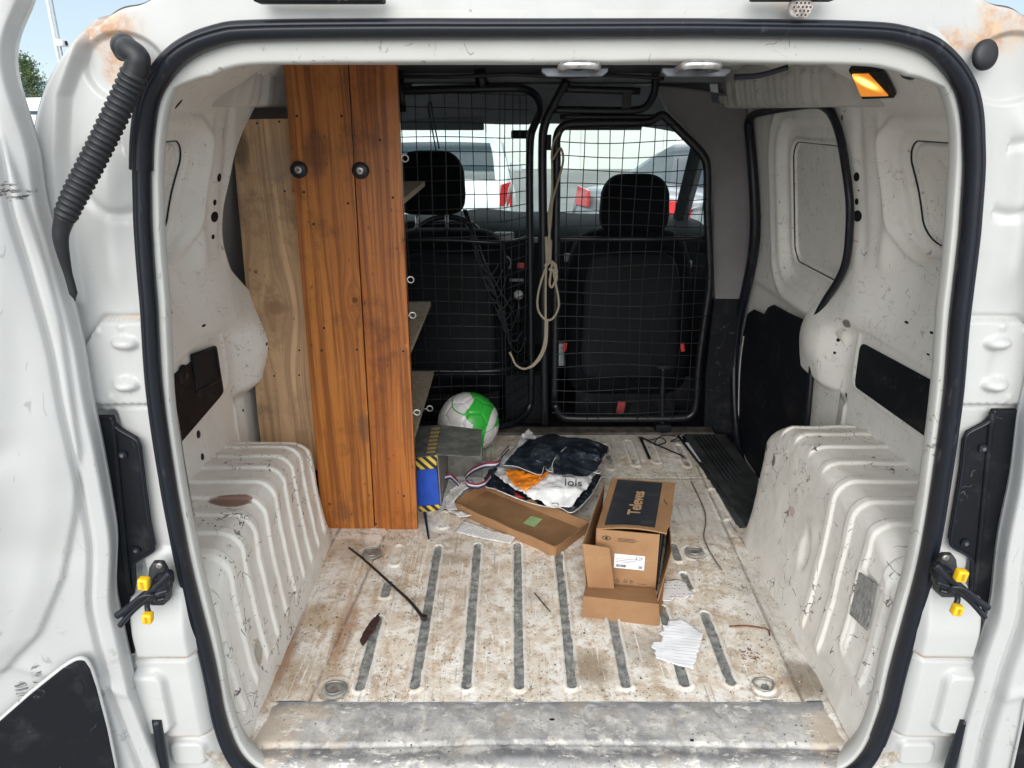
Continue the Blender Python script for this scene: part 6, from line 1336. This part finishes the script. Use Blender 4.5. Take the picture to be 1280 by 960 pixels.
# seen past the open left door
vv = make_car('white van in the gap between the open left door and the van body', 'van', (-6.3, 12.6, GZ), R(178), (.74, .75, .76), L_=4.8, W_=1.9, H_=1.90, rear='van')
a0 = P(28, 138, y=9.0); o = tube('roof_aerial', [P(34, 141, y=8.9), P(24, 126, y=9.0)], .018, M_tubeblk, None, 6); o.parent = vv; o.matrix_parent_inverse = vv.matrix_basis.inverted() if False else (Matrix.Translation(vv.location) @ Matrix.Rotation(R(178), 4, 'Z')).inverted()
# pale wall that closes the car park
wm = simple('pale_render_wall', (.66, .66, .63), .9, var=.05, ns=.5)
wl_ = thing('boundary_wall', 'long pale rendered wall at the far end of the car park', 'wall', (2, 24, GZ))
wb_ = box('wall_face', (2, 24, GZ + 1.5), (26, .3, 3.0), wm, None, .01); reroot([wb_], wl_); wc_ = box('coping', (2, 24, GZ + 3.04), (26.2, .42, .10), simple('coping_stone', (.5, .5, .48), .8), None, .01); reroot([wc_], wl_)
for k in range(9):
    o = box('pilaster', (-10 + k * 3, 23.82, GZ + 1.45), (.35, .12, 2.9), wm, None, .01); reroot([o], wl_)
# lamp mast with a camera
mast = thing('camera_mast', 'tall white mast with a security camera, left of the van body against the sky', 'mast', tuple(P(60, 20, y=9).xy) + (GZ,))
pmx = P(63, 20, y=9.0); M_mast = simple('mast_white', (.62, .63, .64), .5)
o = tube('pole', [(pmx.x, 9, GZ), (pmx.x, 9, 5.5)], .021, M_mast, None, 12); reroot([o], mast); o = tube('side_pole', [(pmx.x + .055, 9, GZ), (pmx.x + .055, 9, 5.5)], .010, simple('mast_grey', (.25, .27, .28), .5), None, 8); reroot([o], mast)
c = P(76, 53, y=9.0); o = tube('camera_arm', [(pmx.x, 9, c.z), (c.x, 9, c.z)], .022, M_mast, None, 8); reroot([o], mast); o = box('security_camera', (c.x + .03, 8.97, c.z - .01), (.10, .16, .08), M_mast, None, .02); reroot([o], mast); o2 = disc('camera_lens', (c.x + .082, 8.97, c.z - .012), (1, 0, 0), .03, .03, M_dark, o, .004, 14)
o = box('mast_base', (pmx.x + .03, 9, GZ + .03), (.4, .4, .06), M_mast, None, .01); reroot([o], mast)
# orange barrier
bar = thing('orange_barrier', 'orange barrier rail in front of the tree, beyond the white van', 'barrier', (-19, 32, GZ))
z_ = P(35, 127, y=32).z; o = box('rail', (-20.5, 32, z_), (9, .12, .22), simple('orange_paint', (.75, .34, .10), .5), None, .02); reroot([o], bar)
for k in range(5): o = tube('post', [(-24.5 + k * 2, 32, GZ), (-24.5 + k * 2, 32, z_ - .1)], .05, M_steel, None, 8); reroot([o], bar)
# tree: trunk, limbs and many small leaf clumps
def tree(lab, base, h, w_, seed, nleaf=4200):
    rg = random.Random(seed); root = thing('leafy_tree', lab, 'tree', base); bk = simple('tree_bark', (.10, .075, .055), .9, var=.3)
    acc = ([], []); tube('t', [(0, 0, 0), (.03 * h, 0, h * .4), (0, .02 * h, h * .93)], [.035 * h, .025 * h, .004 * h], None, None, 8, 5, add=acc)
    limbs = []
    for k in range(16):
        z0_ = h * (.16 + .047 * k); a_ = k * 2.4; l_ = w_ * .5 * (1 - .7 * (z0_ / h - .2)) ; e = (math.cos(a_) * l_, math.sin(a_) * l_, z0_ + l_ * .7); limbs.append(e); tube('t', [(0, 0, z0_), (e[0] * .5, e[1] * .5, z0_ + l_ * .25), e], [.012 * h, .008 * h, .003 * h], None, None, 6, 3, add=acc)
    join_as('trunk', acc, bk, root)
    lm = Mat('leaf_green', .6); lm.col(lm.mix(lm.step(lm.noise(.9, 4), .35, .7), (.035, .070, .022), (.085, .13, .045))); V = []; F = []
    cl = []
    for k in range(80):
        zz_ = rg.uniform(.12, 1.0); rad_ = w_ * .5 * (1 - max(0, zz_ - .45) / .62) * (.55 + .45 * min(1, zz_ / .3)); a_ = rg.uniform(0, 6.28); q = rad_ * rg.uniform(.3, 1.0); cl.append((math.cos(a_) * q, math.sin(a_) * q, zz_ * h, rg.uniform(.06, .13) * w_ * 1.4))
    for k in range(nleaf):
        c_ = rg.choice(cl); p = Vector((c_[0] + rg.gauss(0, c_[3]), c_[1] + rg.gauss(0, c_[3]), c_[2] + rg.gauss(0, c_[3] * .9))); s_ = rg.uniform(.012, .024) * h
        u_ = Vector((rg.gauss(0, 1), rg.gauss(0, 1), rg.gauss(0, 1))).normalized(); v_ = u_.orthogonal().normalized(); b0 = len(V); V += [p - u_ * s_, p + v_ * s_ * .5, p + u_ * s_, p - v_ * s_ * .5]; F.append((b0, b0 + 1, b0 + 2, b0 + 3))
    cr_ = mesh('crown', V, F, lm.m, root, False); cr_['kind'] = 'stuff'; return root
tp = P(39, 120, y=95)
tree('dark green conical tree standing against the sky beyond the open left door', (tp.x, 95, GZ), P(33, 72, y=95).z - GZ, 3.7, 3)
tree('low distant tree beside the conical one, mostly hidden by the van body', (tp.x + 3.2, 104, GZ), 5.0, 4.5, 9, 2500)
# the strip of asphalt markings behind the van
for k in range(6):
    o = box('bay_line', (-9 + k * 2.7, 9.5, GZ + .006), (.10, 5.0, .006), simple('white_road_paint', (.7, .7, .68), .8), None); o['kind'] = 'structure'; o.name = 'parking_bay_line'
